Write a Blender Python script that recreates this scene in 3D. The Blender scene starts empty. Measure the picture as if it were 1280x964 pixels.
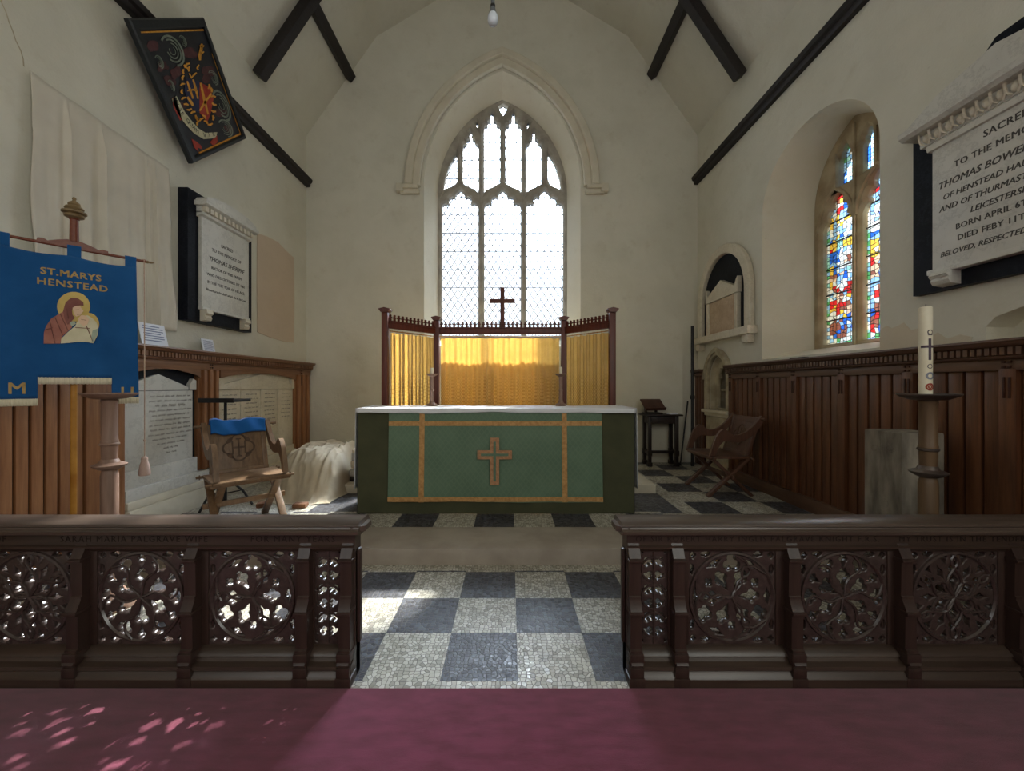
import bpy, bmesh, math, random
from math import sin, cos, pi, sqrt, radians
from mathutils import Matrix, Vector

S = bpy.context.scene
COL = S.collection
rnd = random.Random(7)

# ------------------------------------------------------------------ camera
cam_d = bpy.data.cameras.new('camera')
cam = bpy.data.objects.new('camera', cam_d)
COL.objects.link(cam)
cam.location = (0, 0, 1.35)
cam.rotation_euler = (pi/2, 0, 0)
cam_d.sensor_width = 36
cam_d.lens = 36*500/1280
cam_d.shift_x = 2/1280
cam_d.clip_start = 0.05
cam_d.clip_end = 200
S.camera = cam

# ------------------------------------------------------------------ view and light
S.view_settings.view_transform = 'Standard'
S.view_settings.look = 'None'
S.view_settings.gamma = 1
S.view_settings.use_curve_mapping = False
S.view_settings.exposure = 0.38
S.cycles.max_bounces = 10
S.cycles.diffuse_bounces = 6
S.cycles.transparent_max_bounces = 24
S.cycles.caustics_reflective = False
S.cycles.caustics_refractive = False
S.cycles.sample_clamp_indirect = 6
S.cycles.use_denoising = True

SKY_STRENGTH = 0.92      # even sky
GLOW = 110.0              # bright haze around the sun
SUN_STRENGTH = 17.0
NAVE_SOUTH = 84.0
NAVE_WEST = 38.0
NAVE_NORTH = 30.0
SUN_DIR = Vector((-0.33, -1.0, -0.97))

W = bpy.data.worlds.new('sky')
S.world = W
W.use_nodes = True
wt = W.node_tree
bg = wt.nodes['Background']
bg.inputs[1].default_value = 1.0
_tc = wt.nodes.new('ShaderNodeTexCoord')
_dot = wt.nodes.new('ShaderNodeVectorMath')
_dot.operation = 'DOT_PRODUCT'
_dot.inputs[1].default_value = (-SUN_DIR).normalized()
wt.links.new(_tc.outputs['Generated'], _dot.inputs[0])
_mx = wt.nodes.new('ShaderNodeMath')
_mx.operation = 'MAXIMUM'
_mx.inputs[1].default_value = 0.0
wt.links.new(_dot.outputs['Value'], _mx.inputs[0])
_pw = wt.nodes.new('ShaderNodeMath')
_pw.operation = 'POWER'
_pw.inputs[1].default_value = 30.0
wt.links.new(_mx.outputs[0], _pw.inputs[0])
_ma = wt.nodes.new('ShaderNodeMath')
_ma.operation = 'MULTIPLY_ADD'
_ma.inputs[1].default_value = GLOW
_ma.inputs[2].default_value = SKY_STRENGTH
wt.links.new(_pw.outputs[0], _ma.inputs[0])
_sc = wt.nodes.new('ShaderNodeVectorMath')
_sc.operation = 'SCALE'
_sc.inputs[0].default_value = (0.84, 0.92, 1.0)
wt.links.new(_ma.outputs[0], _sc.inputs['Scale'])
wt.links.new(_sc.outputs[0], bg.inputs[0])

sun_d = bpy.data.lights.new('sun', 'SUN')
sun = bpy.data.objects.new('sun', sun_d)
COL.objects.link(sun)
sun_d.energy = SUN_STRENGTH
sun_d.angle = radians(1.8)
sun_d.color = (1.0, 0.93, 0.80)
sun.rotation_euler = SUN_DIR.to_track_quat('-Z', 'Y').to_euler()
sun.location = (2, 12, 10)


def area(name, loc, direction, sx, sy, power, color=(1, 1, 1), portal=False):
    d = bpy.data.lights.new(name, 'AREA')
    o = bpy.data.objects.new(name, d)
    COL.objects.link(o)
    d.shape = 'RECTANGLE'
    d.size, d.size_y = sx, sy
    d.energy = power
    d.color = color
    o.location = loc
    o.rotation_euler = Vector(direction).to_track_quat('-Z', 'Z').to_euler()
    if portal:
        d.cycles.is_portal = True
    return o


# daylight of the nave behind the camera: south windows, west window, north windows
area('nave_south_window', (2.8, -1.7, 2.9), (-1, 0.25, -0.1), 2.6, 2.6, NAVE_SOUTH, (0.98, 1.0, 0.93))
area('nave_west_window', (0.0, -4.6, 4.6), (0, 1, 0.12), 4.0, 4.0, NAVE_WEST, (1.0, 0.97, 0.90))
area('nave_north_window', (-3.0, -2.4, 2.9), (1, 0.3, -0.1), 1.6, 2.4, NAVE_NORTH, (0.93, 0.97, 1.0))
# sky portals in the chancel windows (they only steer sampling of the sky)
area('east_window_portal', (-0.13, 6.95, 4.1), (0, -1, 0), 2.3, 4.3, 1, portal=True)
area('south_window_portal', (3.75, 4.0, 2.9), (-1, 0, 0), 1.2, 2.6, 1, portal=True)

# ------------------------------------------------------------------ dimensions
XL, XR, YE = -3.264, 2.995, 6.4
CX = -0.13
WT = 5.32          # wall top
ZU = 0.12          # upper floor level


# ------------------------------------------------------------------ materials
def lin(c):
    def f(v):
        v = v/255.0
        return v/12.92 if v <= 0.04045 else ((v+0.055)/1.055)**2.4
    return (f(c[0]), f(c[1]), f(c[2]), 1)


class NT:
    def __init__(self, name):
        self.m = bpy.data.materials.new(name)
        self.m.use_nodes = True
        self.t = self.m.node_tree
        self.t.nodes.clear()
        self.out = self.n('ShaderNodeOutputMaterial')

    def n(self, typ, **kw):
        x = self.t.nodes.new(typ)
        for k, v in kw.items():
            setattr(x, k, v)
        return x

    def l(self, a, b):
        self.t.links.new(a, b)

    def coords(self, scale=(1, 1, 1), loc=(0, 0, 0), rot=(0, 0, 0)):
        tc = self.n('ShaderNodeTexCoord')
        mp = self.n('ShaderNodeMapping')
        mp.inputs['Scale'].default_value = scale
        mp.inputs['Location'].default_value = loc
        mp.inputs['Rotation'].default_value = rot
        self.l(tc.outputs['Object'], mp.inputs[0])
        return mp.outputs[0]

    def noise(self, vec, scale, detail=4, rough=0.55):
        x = self.n('ShaderNodeTexNoise')
        x.inputs['Scale'].default_value = scale
        x.inputs['Detail'].default_value = detail
        x.inputs['Roughness'].default_value = rough
        self.l(vec, x.inputs['Vector'])
        return x.outputs['Fac']

    def ramp(self, fac, stops):
        r = self.n('ShaderNodeValToRGB')
        e = r.color_ramp.elements
        while len(e) < len(stops):
            e.new(0.5)
        for i, (p, c) in enumerate(stops):
            e[i].position = p
            e[i].color = c
        self.l(fac, r.inputs[0])
        return r.outputs[0]

    def mix(self, fac, a, b, mode='MIX'):
        x = self.n('ShaderNodeMix', data_type='RGBA', blend_type=mode)
        for sock, v in ((x.inputs[0], fac), (x.inputs[6], a), (x.inputs[7], b)):
            if isinstance(v, (int, float, tuple)):
                sock.default_value = v
            else:
                self.l(v, sock)
        return x.outputs[2]

    def math(self, op, a, b=0.0, c=0.0):
        x = self.n('ShaderNodeMath', operation=op)
        for i, v in enumerate((a, b, c)):
            if isinstance(v, (int, float)):
                x.inputs[i].default_value = v
            else:
                self.l(v, x.inputs[i])
        return x.outputs[0]

    def bsdf(self, color, rough=0.7, bump=None, bump_s=0.3, bump_d=0.01, metal=0.0, spec=0.4, sheen=0.0):
        b = self.n('ShaderNodeBsdfPrincipled')
        if isinstance(color, tuple):
            b.inputs['Base Color'].default_value = color
        else:
            self.l(color, b.inputs['Base Color'])
        if isinstance(rough, (int, float)):
            b.inputs['Roughness'].default_value = rough
        else:
            self.l(rough, b.inputs['Roughness'])
        b.inputs['Metallic'].default_value = metal
        b.inputs['Specular IOR Level'].default_value = spec
        b.inputs['Sheen Weight'].default_value = sheen
        if bump is not None:
            bn = self.n('ShaderNodeBump')
            bn.inputs['Strength'].default_value = bump_s
            bn.inputs['Distance'].default_value = bump_d
            self.l(bump, bn.inputs['Height'])
            self.l(bn.outputs[0], b.inputs['Normal'])
        return b.outputs[0]

    def done(self, sh):
        self.l(sh, self.out.inputs[0])
        return self.m


def m_noise(name, c1, c2, scale=6, rough=0.7, bump_s=0.2, bump_d=0.004, stretch=(1, 1, 1), metal=0.0, spec=0.4, fine=None, sheen=0.0, lo=0.35, hi=0.65):
    t = NT(name)
    v = t.coords(stretch)
    f = t.noise(v, scale)
    c = t.ramp(f, [(lo, lin(c1)), (hi, lin(c2))])
    g = t.noise(v, fine or scale*6, 5)
    return t.done(t.bsdf(c, rough, g, bump_s, bump_d, metal, spec, sheen))


def m_plaster(name, c1, c2, c3):
    t = NT(name)
    v = t.coords()
    a = t.noise(v, 0.9, 6, 0.6)
    c = t.ramp(a, [(0.30, lin(c1)), (0.55, lin(c2)), (0.75, lin(c1))])
    b = t.noise(v, 3.5, 8, 0.7)
    s = t.ramp(b, [(0.56, (0, 0, 0, 1)), (0.80, (1, 1, 1, 1))])
    c = t.mix(t.math('MULTIPLY', s, 0.45), c, lin(c3))
    sp = t.ramp(t.noise(v, 26, 3, 0.5), [(0.72, (0, 0, 0, 1)), (0.78, (1, 1, 1, 1))])
    c = t.mix(t.math('MULTIPLY', sp, 0.25), c, lin((120, 105, 85)))
    h = t.math('ADD', t.noise(v, 7, 6, 0.6), t.math('MULTIPLY', t.noise(v, 45, 4, 0.6), 0.25))
    return t.done(t.bsdf(c, 0.9, h, 0.35, 0.02, spec=0.2))


def m_wood(name, dark, light, axis=2, rough=0.45, scale=1.0, bump_s=0.25, spec=0.4):
    t = NT(name)
    st = [14*scale, 14*scale, 14*scale]
    st[axis] = 0.9*scale
    v = t.coords(tuple(st))
    f = t.noise(v, 2.2, 6, 0.65)
    v2 = t.coords((2.2*scale, 2.2*scale, 2.2*scale))
    g = t.noise(v2, 2.0, 3)
    c = t.ramp(f, [(0.28, lin(dark)), (0.72, lin(light))])
    c = t.mix(t.math('MULTIPLY', g, 0.5), c, lin(dark))
    return t.done(t.bsdf(c, rough, f, bump_s, 0.003, spec=spec))


def m_mosaic(name, s=0.356, ox=0.034, oy=0.0, mode='check'):
    t = NT(name)
    v = t.coords()
    white = [(0.0, lin((150, 146, 132))), (0.5, lin((196, 193, 178))), (1.0, lin((214, 212, 202)))]
    dark = [(0.0, lin((44, 44, 50))), (0.6, lin((66, 68, 78))), (1.0, lin((92, 96, 108)))]
    nz = t.n('ShaderNodeTexNoise')
    nz.inputs['Scale'].default_value = 7
    t.l(v, nz.inputs['Vector'])
    dv = t.n('ShaderNodeVectorMath', operation='MULTIPLY_ADD')
    dv.inputs[1].default_value = (0.03, 0.03, 0)
    t.l(nz.outputs['Color'], dv.inputs[0])
    t.l(v, dv.inputs[2])
    vo = t.n('ShaderNodeTexVoronoi', voronoi_dimensions='2D', feature='F1')
    vo.inputs['Scale'].default_value = 44
    vo.inputs['Randomness'].default_value = 0.72
    t.l(dv.outputs[0], vo.inputs['Vector'])
    ve = t.n('ShaderNodeTexVoronoi', voronoi_dimensions='2D', feature='DISTANCE_TO_EDGE')
    ve.inputs['Scale'].default_value = 44
    ve.inputs['Randomness'].default_value = 0.72
    t.l(dv.outputs[0], ve.inputs['Vector'])
    sep = t.n('ShaderNodeSeparateColor')
    t.l(vo.outputs['Color'], sep.inputs[0])
    cw = t.ramp(sep.outputs[0], white)
    cd = t.ramp(sep.outputs[0], dark)
    if mode == 'check':
        ck = t.n('ShaderNodeTexChecker')
        ck.inputs['Scale'].default_value = 1.0
        ck.inputs['Color1'].default_value = (0, 0, 0, 1)
        ck.inputs['Color2'].default_value = (1, 1, 1, 1)
        mv = t.coords((1/s, 1/s, 0), (-ox/s, -oy/s, 0.5))
        t.l(mv, ck.inputs['Vector'])
        c = t.mix(ck.outputs['Color'], cd, cw)
    elif mode == 'white':
        c = cw
    else:
        c = cd
    edge = t.ramp(ve.outputs['Distance'], [(0.02, (0, 0, 0, 1)), (0.09, (1, 1, 1, 1))])
    c = t.mix(edge, lin((88, 84, 76)), c)
    stain = t.ramp(t.noise(v, 1.6, 5), [(0.4, (1, 1, 1, 1)), (0.75, (0.72, 0.69, 0.64, 1))])
    c = t.mix(1.0, c, stain, 'MULTIPLY')
    r = t.math('ADD', t.math('MULTIPLY', sep.outputs[1], 0.25), 0.32)
    return t.done(t.bsdf(c, r, edge, 0.35, 0.004, spec=0.5))


def m_cloth(name, c1, c2, trans=0.25, scale=300, tint=None, rough=0.9):
    t = NT(name)
    v = t.coords()
    f = t.noise(v, 5, 5)
    c = t.ramp(f, [(0.3, lin(c1)), (0.7, lin(c2))])
    w = t.noise(v, scale, 2)
    a = t.bsdf(c, rough, w, 0.25, 0.002, spec=0.15, sheen=0.15)
    if trans <= 0:
        return t.done(a)
    tr = t.n('ShaderNodeBsdfTranslucent')
    if tint:
        tr.inputs[0].default_value = lin(tint)
    else:
        t.l(c, tr.inputs[0])
    mx = t.n('ShaderNodeMixShader')
    mx.inputs[0].default_value = trans
    t.l(a, mx.inputs[1])
    t.l(tr.outputs[0], mx.inputs[2])
    return t.done(mx.outputs[0])


def m_curtain(name):
    """gold damask: woven lozenges in bands, light comes through"""
    t = NT(name)
    v = t.coords()
    sp = t.n('ShaderNodeSeparateXYZ')
    t.l(v, sp.inputs[0])
    a = t.math('ADD', sp.outputs[0], sp.outputs[1])

    def tri(x, k):
        return t.math('PINGPONG', t.math('MULTIPLY', x, k), 1.0)
    d = t.math('ABSOLUTE', t.math('SUBTRACT', tri(a, 28), tri(sp.outputs[2], 22)))
    e = t.math('ABSOLUTE', t.math('SUBTRACT', t.math('ADD', tri(a, 28), tri(sp.outputs[2], 22)), 1.0))
    line = t.math('LESS_THAN', t.math('MINIMUM', d, e), 0.13)
    band = t.ramp(sp.outputs[2], [(0.72, (1, 1, 1, 1)), (0.92, (0.1, 0.1, 0.1, 1))])
    f = t.noise(v, 9, 4)
    c = t.ramp(f, [(0.3, lin((200, 172, 112))), (0.7, lin((214, 188, 132)))])
    c = t.mix(t.math('MULTIPLY', line, t.math('MULTIPLY', band, 0.6)), c, lin((140, 98, 44)))
    b = t.bsdf(c, 0.75, t.noise(v, 260, 2), 0.2, 0.002, spec=0.2, sheen=0.2)
    tr = t.n('ShaderNodeBsdfTranslucent')
    tr.inputs[0].default_value = lin((255, 196, 92))
    mx = t.n('ShaderNodeMixShader')
    mx.inputs[0].default_value = 0.30
    t.l(b, mx.inputs[1])
    t.l(tr.outputs[0], mx.inputs[2])
    return t.done(mx.outputs[0])


def m_glass(name, color, haze=0.12, hcol=None):
    t = NT(name)
    tr = t.n('ShaderNodeBsdfTransparent')
    tr.inputs[0].default_value = color
    df = t.n('ShaderNodeBsdfTranslucent')
    df.inputs[0].default_value = hcol or color
    mx = t.n('ShaderNodeMixShader')
    mx.inputs[0].default_value = haze
    t.l(tr.outputs[0], mx.inputs[1])
    t.l(df.outputs[0], mx.inputs[2])
    gl = t.n('ShaderNodeBsdfGlossy')
    gl.inputs['Roughness'].default_value = 0.15
    m2 = t.n('ShaderNodeMixShader')
    m2.inputs[0].default_value = 0.04
    t.l(mx.outputs[0], m2.inputs[1])
    t.l(gl.outputs[0], m2.inputs[2])
    return t.done(m2.outputs[0])


def m_brocade(name):
    t = NT(name)
    v = t.coords()
    sp = t.n('ShaderNodeSeparateXYZ')
    t.l(v, sp.inputs[0])
    a = t.math('PINGPONG', t.math('MULTIPLY', sp.outputs[0], 38), 1.0)
    b = t.math('PINGPONG', t.math('MULTIPLY', sp.outputs[2], 30), 1.0)
    k = t.math('LESS_THAN', t.math('ABSOLUTE', t.math('SUBTRACT', a, b)), 0.25)
    f = t.noise(v, 4, 5)
    c = t.ramp(f, [(0.3, lin((84, 108, 88))), (0.7, lin((100, 124, 102)))])
    c = t.mix(t.math('MULTIPLY', k, 0.28), c, lin((112, 132, 106)))
    return t.done(t.bsdf(c, 0.55, t.noise(v, 240, 2), 0.2, 0.002, spec=0.35, sheen=0.2))


def m_marble(name, c1, c2, vein, rough=0.35, scale=2.2, spec=0.4):
    t = NT(name)
    v = t.coords()
    n1 = t.noise(v, scale, 8, 0.7)
    c = t.ramp(n1, [(0.3, lin(c1)), (0.7, lin(c2))])
    n2 = t.noise(v, scale*1.7, 10, 0.75)
    ve = t.ramp(t.math('ABSOLUTE', t.math('SUBTRACT', n2, 0.5)), [(0.0, (1, 1, 1, 1)), (0.025, (0, 0, 0, 1))])
    c = t.mix(t.math('MULTIPLY', ve, 0.35), c, lin(vein))
    return t.done(t.bsdf(c, rough, n1, 0.05, 0.004, spec=spec))


M = {}
M['plaster'] = m_plaster('plaster', (204, 202, 188), (215, 213, 200), (180, 172, 150))
M['plaster_reveal'] = m_plaster('plaster_reveal', (212, 206, 188), (218, 213, 196), (190, 178, 154))
M['patch'] = m_plaster('bare_plaster', (196, 178, 158), (204, 187, 167), (186, 166, 144))
M['patch_pale'] = m_plaster('worn_plaster', (198, 188, 166), (208, 198, 178), (176, 160, 130))
M['stone'] = m_noise('window_stone', (150, 132, 104), (182, 166, 136), 5, 0.85, 0.3, 0.006)
M['grey_stone'] = m_noise('east_window_stone', (148, 143, 134), (176, 171, 160), 5, 0.85, 0.3, 0.006)
M['pale_stone'] = m_noise('pale_stone', (192, 184, 164), (210, 203, 184), 4, 0.8, 0.25, 0.005)
M['step_stone'] = m_noise('step_stone', (158, 147, 135), (180, 170, 158), 3, 0.7, 0.25, 0.004, fine=40)
M['niche_stone'] = m_noise('niche_stone', (150, 140, 118), (186, 176, 152), 6, 0.85, 0.4, 0.008)
M['beam'] = m_wood('black_beam', (24, 20, 20), (46, 40, 40), 1, 0.55)
M['hood'] = m_noise('hood_plaster', (204, 198, 180), (214, 208, 191), 4, 0.85, 0.2, 0.004)
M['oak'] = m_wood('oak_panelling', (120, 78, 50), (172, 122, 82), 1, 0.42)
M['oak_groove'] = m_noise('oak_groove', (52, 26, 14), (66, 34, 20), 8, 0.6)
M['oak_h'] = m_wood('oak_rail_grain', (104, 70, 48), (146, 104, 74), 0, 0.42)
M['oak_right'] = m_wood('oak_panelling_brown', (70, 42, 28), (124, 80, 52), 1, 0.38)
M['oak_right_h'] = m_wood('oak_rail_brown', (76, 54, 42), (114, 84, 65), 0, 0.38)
M['dark_oak'] = m_wood('dark_oak', (44, 31, 27), (70, 53, 46), 2, 0.36, spec=0.5)
M['dark_oak_h'] = m_wood('dark_oak_long', (48, 37, 31), (78, 63, 53), 0, 0.34, spec=0.55)
M['cap_oak_lit'] = m_wood('rail_cap_oak_lit', (64, 53, 46), (100, 86, 76), 0, 0.32, spec=0.6)  # rail oak lightened: window light reflecting on the cap is put into the colour
M['tracery'] = m_wood('tracery_oak', (48, 38, 36), (82, 68, 63), 2, 0.27, spec=0.7)
M['letter_dark'] = m_noise('letter_dark', (30, 20, 16), (38, 26, 20), 20, 0.7)
M['chair'] = m_wood('chair_oak', (92, 70, 50), (140, 110, 80), 2, 0.45)
M['chair_dark'] = m_wood('chair_dark_oak', (70, 46, 36), (106, 74, 56), 2, 0.42)
M['chair_carving'] = m_noise('chair_carving', (70, 52, 38), (88, 66, 48), 30, 0.6)
M['reredos'] = m_wood('reredos_wood', (70, 28, 18), (112, 52, 34), 2, 0.4)
M['stand'] = m_wood('stand_wood', (112, 86, 72), (156, 128, 112), 2, 0.5)
M['stand_shaded'] = m_wood('stand_wood_shaded', (84, 64, 46), (122, 98, 72), 2, 0.45)  # same wood as the pale stand, its dimmer lighting put into the colour
M['pewter'] = m_noise('stand_disc', (62, 52, 48), (96, 84, 76), 9, 0.42, 0.15, metal=0.2)
M['stump'] = m_noise('weathered_timber', (78, 71, 62), (158, 149, 134), 2.6, 0.9, 0.5, 0.01, (3.2, 3.2, 0.9), fine=16, lo=0.3, hi=0.68)
M['black'] = m_noise('black_metal', (22, 22, 24), (32, 32, 34), 10, 0.45)
M['black_wood'] = m_wood('black_wood', (28, 20, 18), (48, 36, 32), 2, 0.45)
M['black_slate'] = m_marble('black_slate', (18, 20, 27), (26, 29, 38), (48, 53, 62), 0.5, 2.2, 0.12)
M['marble'] = m_marble('white_marble', (196, 195, 188), (212, 211, 204), (146, 146, 142))
M['marble_warm'] = m_marble('cream_marble', (204, 196, 176), (218, 211, 194), (160, 148, 126))
M['marble_pink'] = m_marble('veined_pink_marble', (176, 152, 128), (206, 186, 162), (140, 112, 88), 0.5, 4)
M['letter'] = m_noise('letter_grey', (64, 62, 60), (84, 82, 78), 30, 0.7)
M['letter_faint'] = m_noise('letter_faint', (138, 135, 128), (154, 150, 142), 30, 0.7)
M['carpet'] = m_noise('red_carpet', (104, 39, 60), (122, 51, 76), 7, 0.95, 0.5, 0.004, (1, 3, 1), fine=220, sheen=0.25, spec=0.1)
M['mosaic'] = m_mosaic('mosaic_chequer', 0.356, 0.034, 1.826)
M['mosaic_up'] = m_mosaic('mosaic_chequer_upper', 0.356, 0.034, 3.484)
M['mosaic_side'] = m_mosaic('mosaic_chequer_side', 0.40, 1.83, 3.43)
M['mosaic_white'] = m_mosaic('mosaic_white', mode='white')
M['mosaic_dark'] = m_mosaic('mosaic_dark', mode='dark')
M['lead'] = m_noise('lead', (70, 74, 84), (88, 92, 102), 10, 0.6)
M['clear'] = m_glass('clear_quarry_glass', (0.93, 0.96, 1.0, 1), 0.07, (0.9, 0.95, 1.0, 1))
M['throw'] = m_cloth('dark_green_cloth', (66, 68, 50), (78, 79, 58), 0)
M['brocade'] = m_brocade('green_brocade')
M['gold_band'] = m_noise('gold_braid', (168, 124, 72), (196, 152, 96), 40, 0.6, 0.4, 0.002)
M['gold_pale'] = m_noise('copper_braid', (160, 116, 82), (186, 140, 102), 40, 0.6, 0.4, 0.002)
M['linen'] = m_cloth('white_linen', (226, 228, 232), (238, 240, 244), 0.1)
M['curtain'] = m_curtain('gold_damask')
M['shade_cloth'] = m_cloth('curtain_shade_cloth', (220, 206, 170), (228, 214, 180), 0.22)  # for the cloth added behind the centre curtain to block sun
M['sheet'] = m_cloth('unbleached_sheet', (212, 206, 192), (222, 216, 202), 0.1)
M['dust'] = m_cloth('dust_sheet', (196, 182, 156), (212, 200, 176), 0.08)
M['blue'] = m_cloth('blue_banner_cloth', (24, 78, 132), (34, 90, 148), 0.0)
M['blue_bright'] = m_cloth('blue_folded_cloth', (24, 84, 150), (36, 100, 170), 0.0)
M['gold_letter'] = m_noise('gold_letter', (168, 138, 84), (190, 162, 104), 40, 0.7)
M['fringe'] = m_noise('cream_fringe', (206, 198, 172), (224, 216, 192), 3, 0.9, 0.5, 0.004, (60, 1, 1))
M['halo'] = m_noise('halo_gold', (196, 170, 96), (212, 188, 114), 12, 0.8)
M['robe_pink'] = m_noise('robe_pink', (158, 104, 92), (176, 122, 106), 14, 0.9)
M['robe_brown'] = m_noise('robe_brown', (122, 78, 72), (140, 92, 84), 14, 0.9)
M['skin'] = m_noise('applique_skin', (222, 190, 160), (230, 200, 170), 14, 0.9)
M['robe_white'] = m_noise('robe_white', (206, 200, 168), (220, 214, 184), 14, 0.9)
M['robe_grey'] = m_noise('robe_grey', (150, 166, 150), (170, 184, 166), 14, 0.9)
M['red_wood'] = m_wood('red_wood', (96, 46, 30), (134, 74, 50), 2, 0.4)
M['finial'] = m_noise('gilt_finial', (112, 92, 62), (146, 124, 88), 10, 0.5)
M['brass'] = m_noise('pole_varnish', (150, 98, 30), (186, 134, 58), 5, 0.35, 0.1)
M['cord'] = m_noise('cord', (176, 150, 132), (196, 172, 154), 40, 0.9)
M['tassel'] = m_noise('tassel', (170, 144, 134), (196, 172, 160), 4, 0.9, 0.5, 0.003, (60, 60, 1))
M['wax'] = m_noise('wax', (226, 218, 192), (236, 230, 208), 8, 0.5, 0.05)
M['wax_line'] = m_noise('wax_transfer_dark', (64, 52, 66), (84, 70, 84), 20, 0.6)
M['wax_red'] = m_noise('wax_transfer_red', (150, 50, 36), (170, 90, 50), 20, 0.6)
M['wax_grey'] = m_noise('wax_transfer_grey', (120, 126, 140), (150, 154, 166), 20, 0.6)
M['paper'] = m_noise('paper', (226, 232, 244), (236, 240, 250), 6, 0.8, 0.05)
M['print'] = m_noise('print', (110, 122, 160), (140, 150, 184), 20, 0.8)
M['bulb'] = m_noise('pearl_bulb', (196, 206, 218), (214, 222, 232), 6, 0.25, 0.02, spec=0.6)
M['bulb_neck'] = m_noise('lamp_neck', (84, 88, 92), (108, 112, 116), 6, 0.4)
M['book'] = m_noise('book_leather', (66, 42, 34), (86, 56, 46), 8, 0.5)
M['hatch'] = m_noise('hatchment_black', (22, 24, 30), (34, 36, 44), 5, 0.5)
M['hatch_frame'] = m_wood('hatchment_frame', (18, 22, 27), (38, 43, 47), 0, 0.45)
M['h_gold'] = m_noise('heraldic_gold', (188, 128, 40), (214, 156, 62), 25, 0.6)
M['h_red'] = m_noise('heraldic_red', (140, 40, 30), (164, 58, 40), 14, 0.6)
M['h_maroon'] = m_noise('mantling_maroon', (62, 34, 38), (84, 48, 50), 14, 0.6)
M['h_blue'] = m_noise('heraldic_blue', (28, 34, 62), (40, 46, 78), 14, 0.6)
M['h_grey'] = m_noise('mantling_grey', (96, 106, 96), (128, 136, 122), 14, 0.6)
M['h_cream'] = m_noise('motto_cream', (170, 166, 136), (196, 190, 160), 14, 0.6)
M['packing'] = m_noise('grey_bundle', (150, 148, 140), (186, 180, 168), 8, 0.9, 0.4, 0.01)
M['brick'] = m_noise('terracotta', (120, 82, 58), (146, 104, 76), 8, 0.8)


# ------------------------------------------------------------------ mesh helpers
def quad_mat(*cols):
    return Matrix(((cols[0][0], cols[1][0], cols[2][0], cols[3][0]),
                   (cols[0][1], cols[1][1], cols[2][1], cols[3][1]),
                   (cols[0][2], cols[1][2], cols[2][2], cols[3][2]),
                   (0, 0, 0, 1)))


FE = quad_mat((1, 0, 0), (0, 0, 1), (0, -1, 0), (0, YE, 0))      # east wall: p=x, q=z, n to the room
FL = quad_mat((0, 1, 0), (0, 0, 1), (1, 0, 0), (XL, 0, 0))       # left wall: p=Y
FR = quad_mat((0, -1, 0), (0, 0, 1), (-1, 0, 0), (XR, 0, 0))     # right wall: p=-Y


def frame_at(F, p, q, n=0.0):
    return F @ Matrix.Translation((p, q, n))


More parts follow.
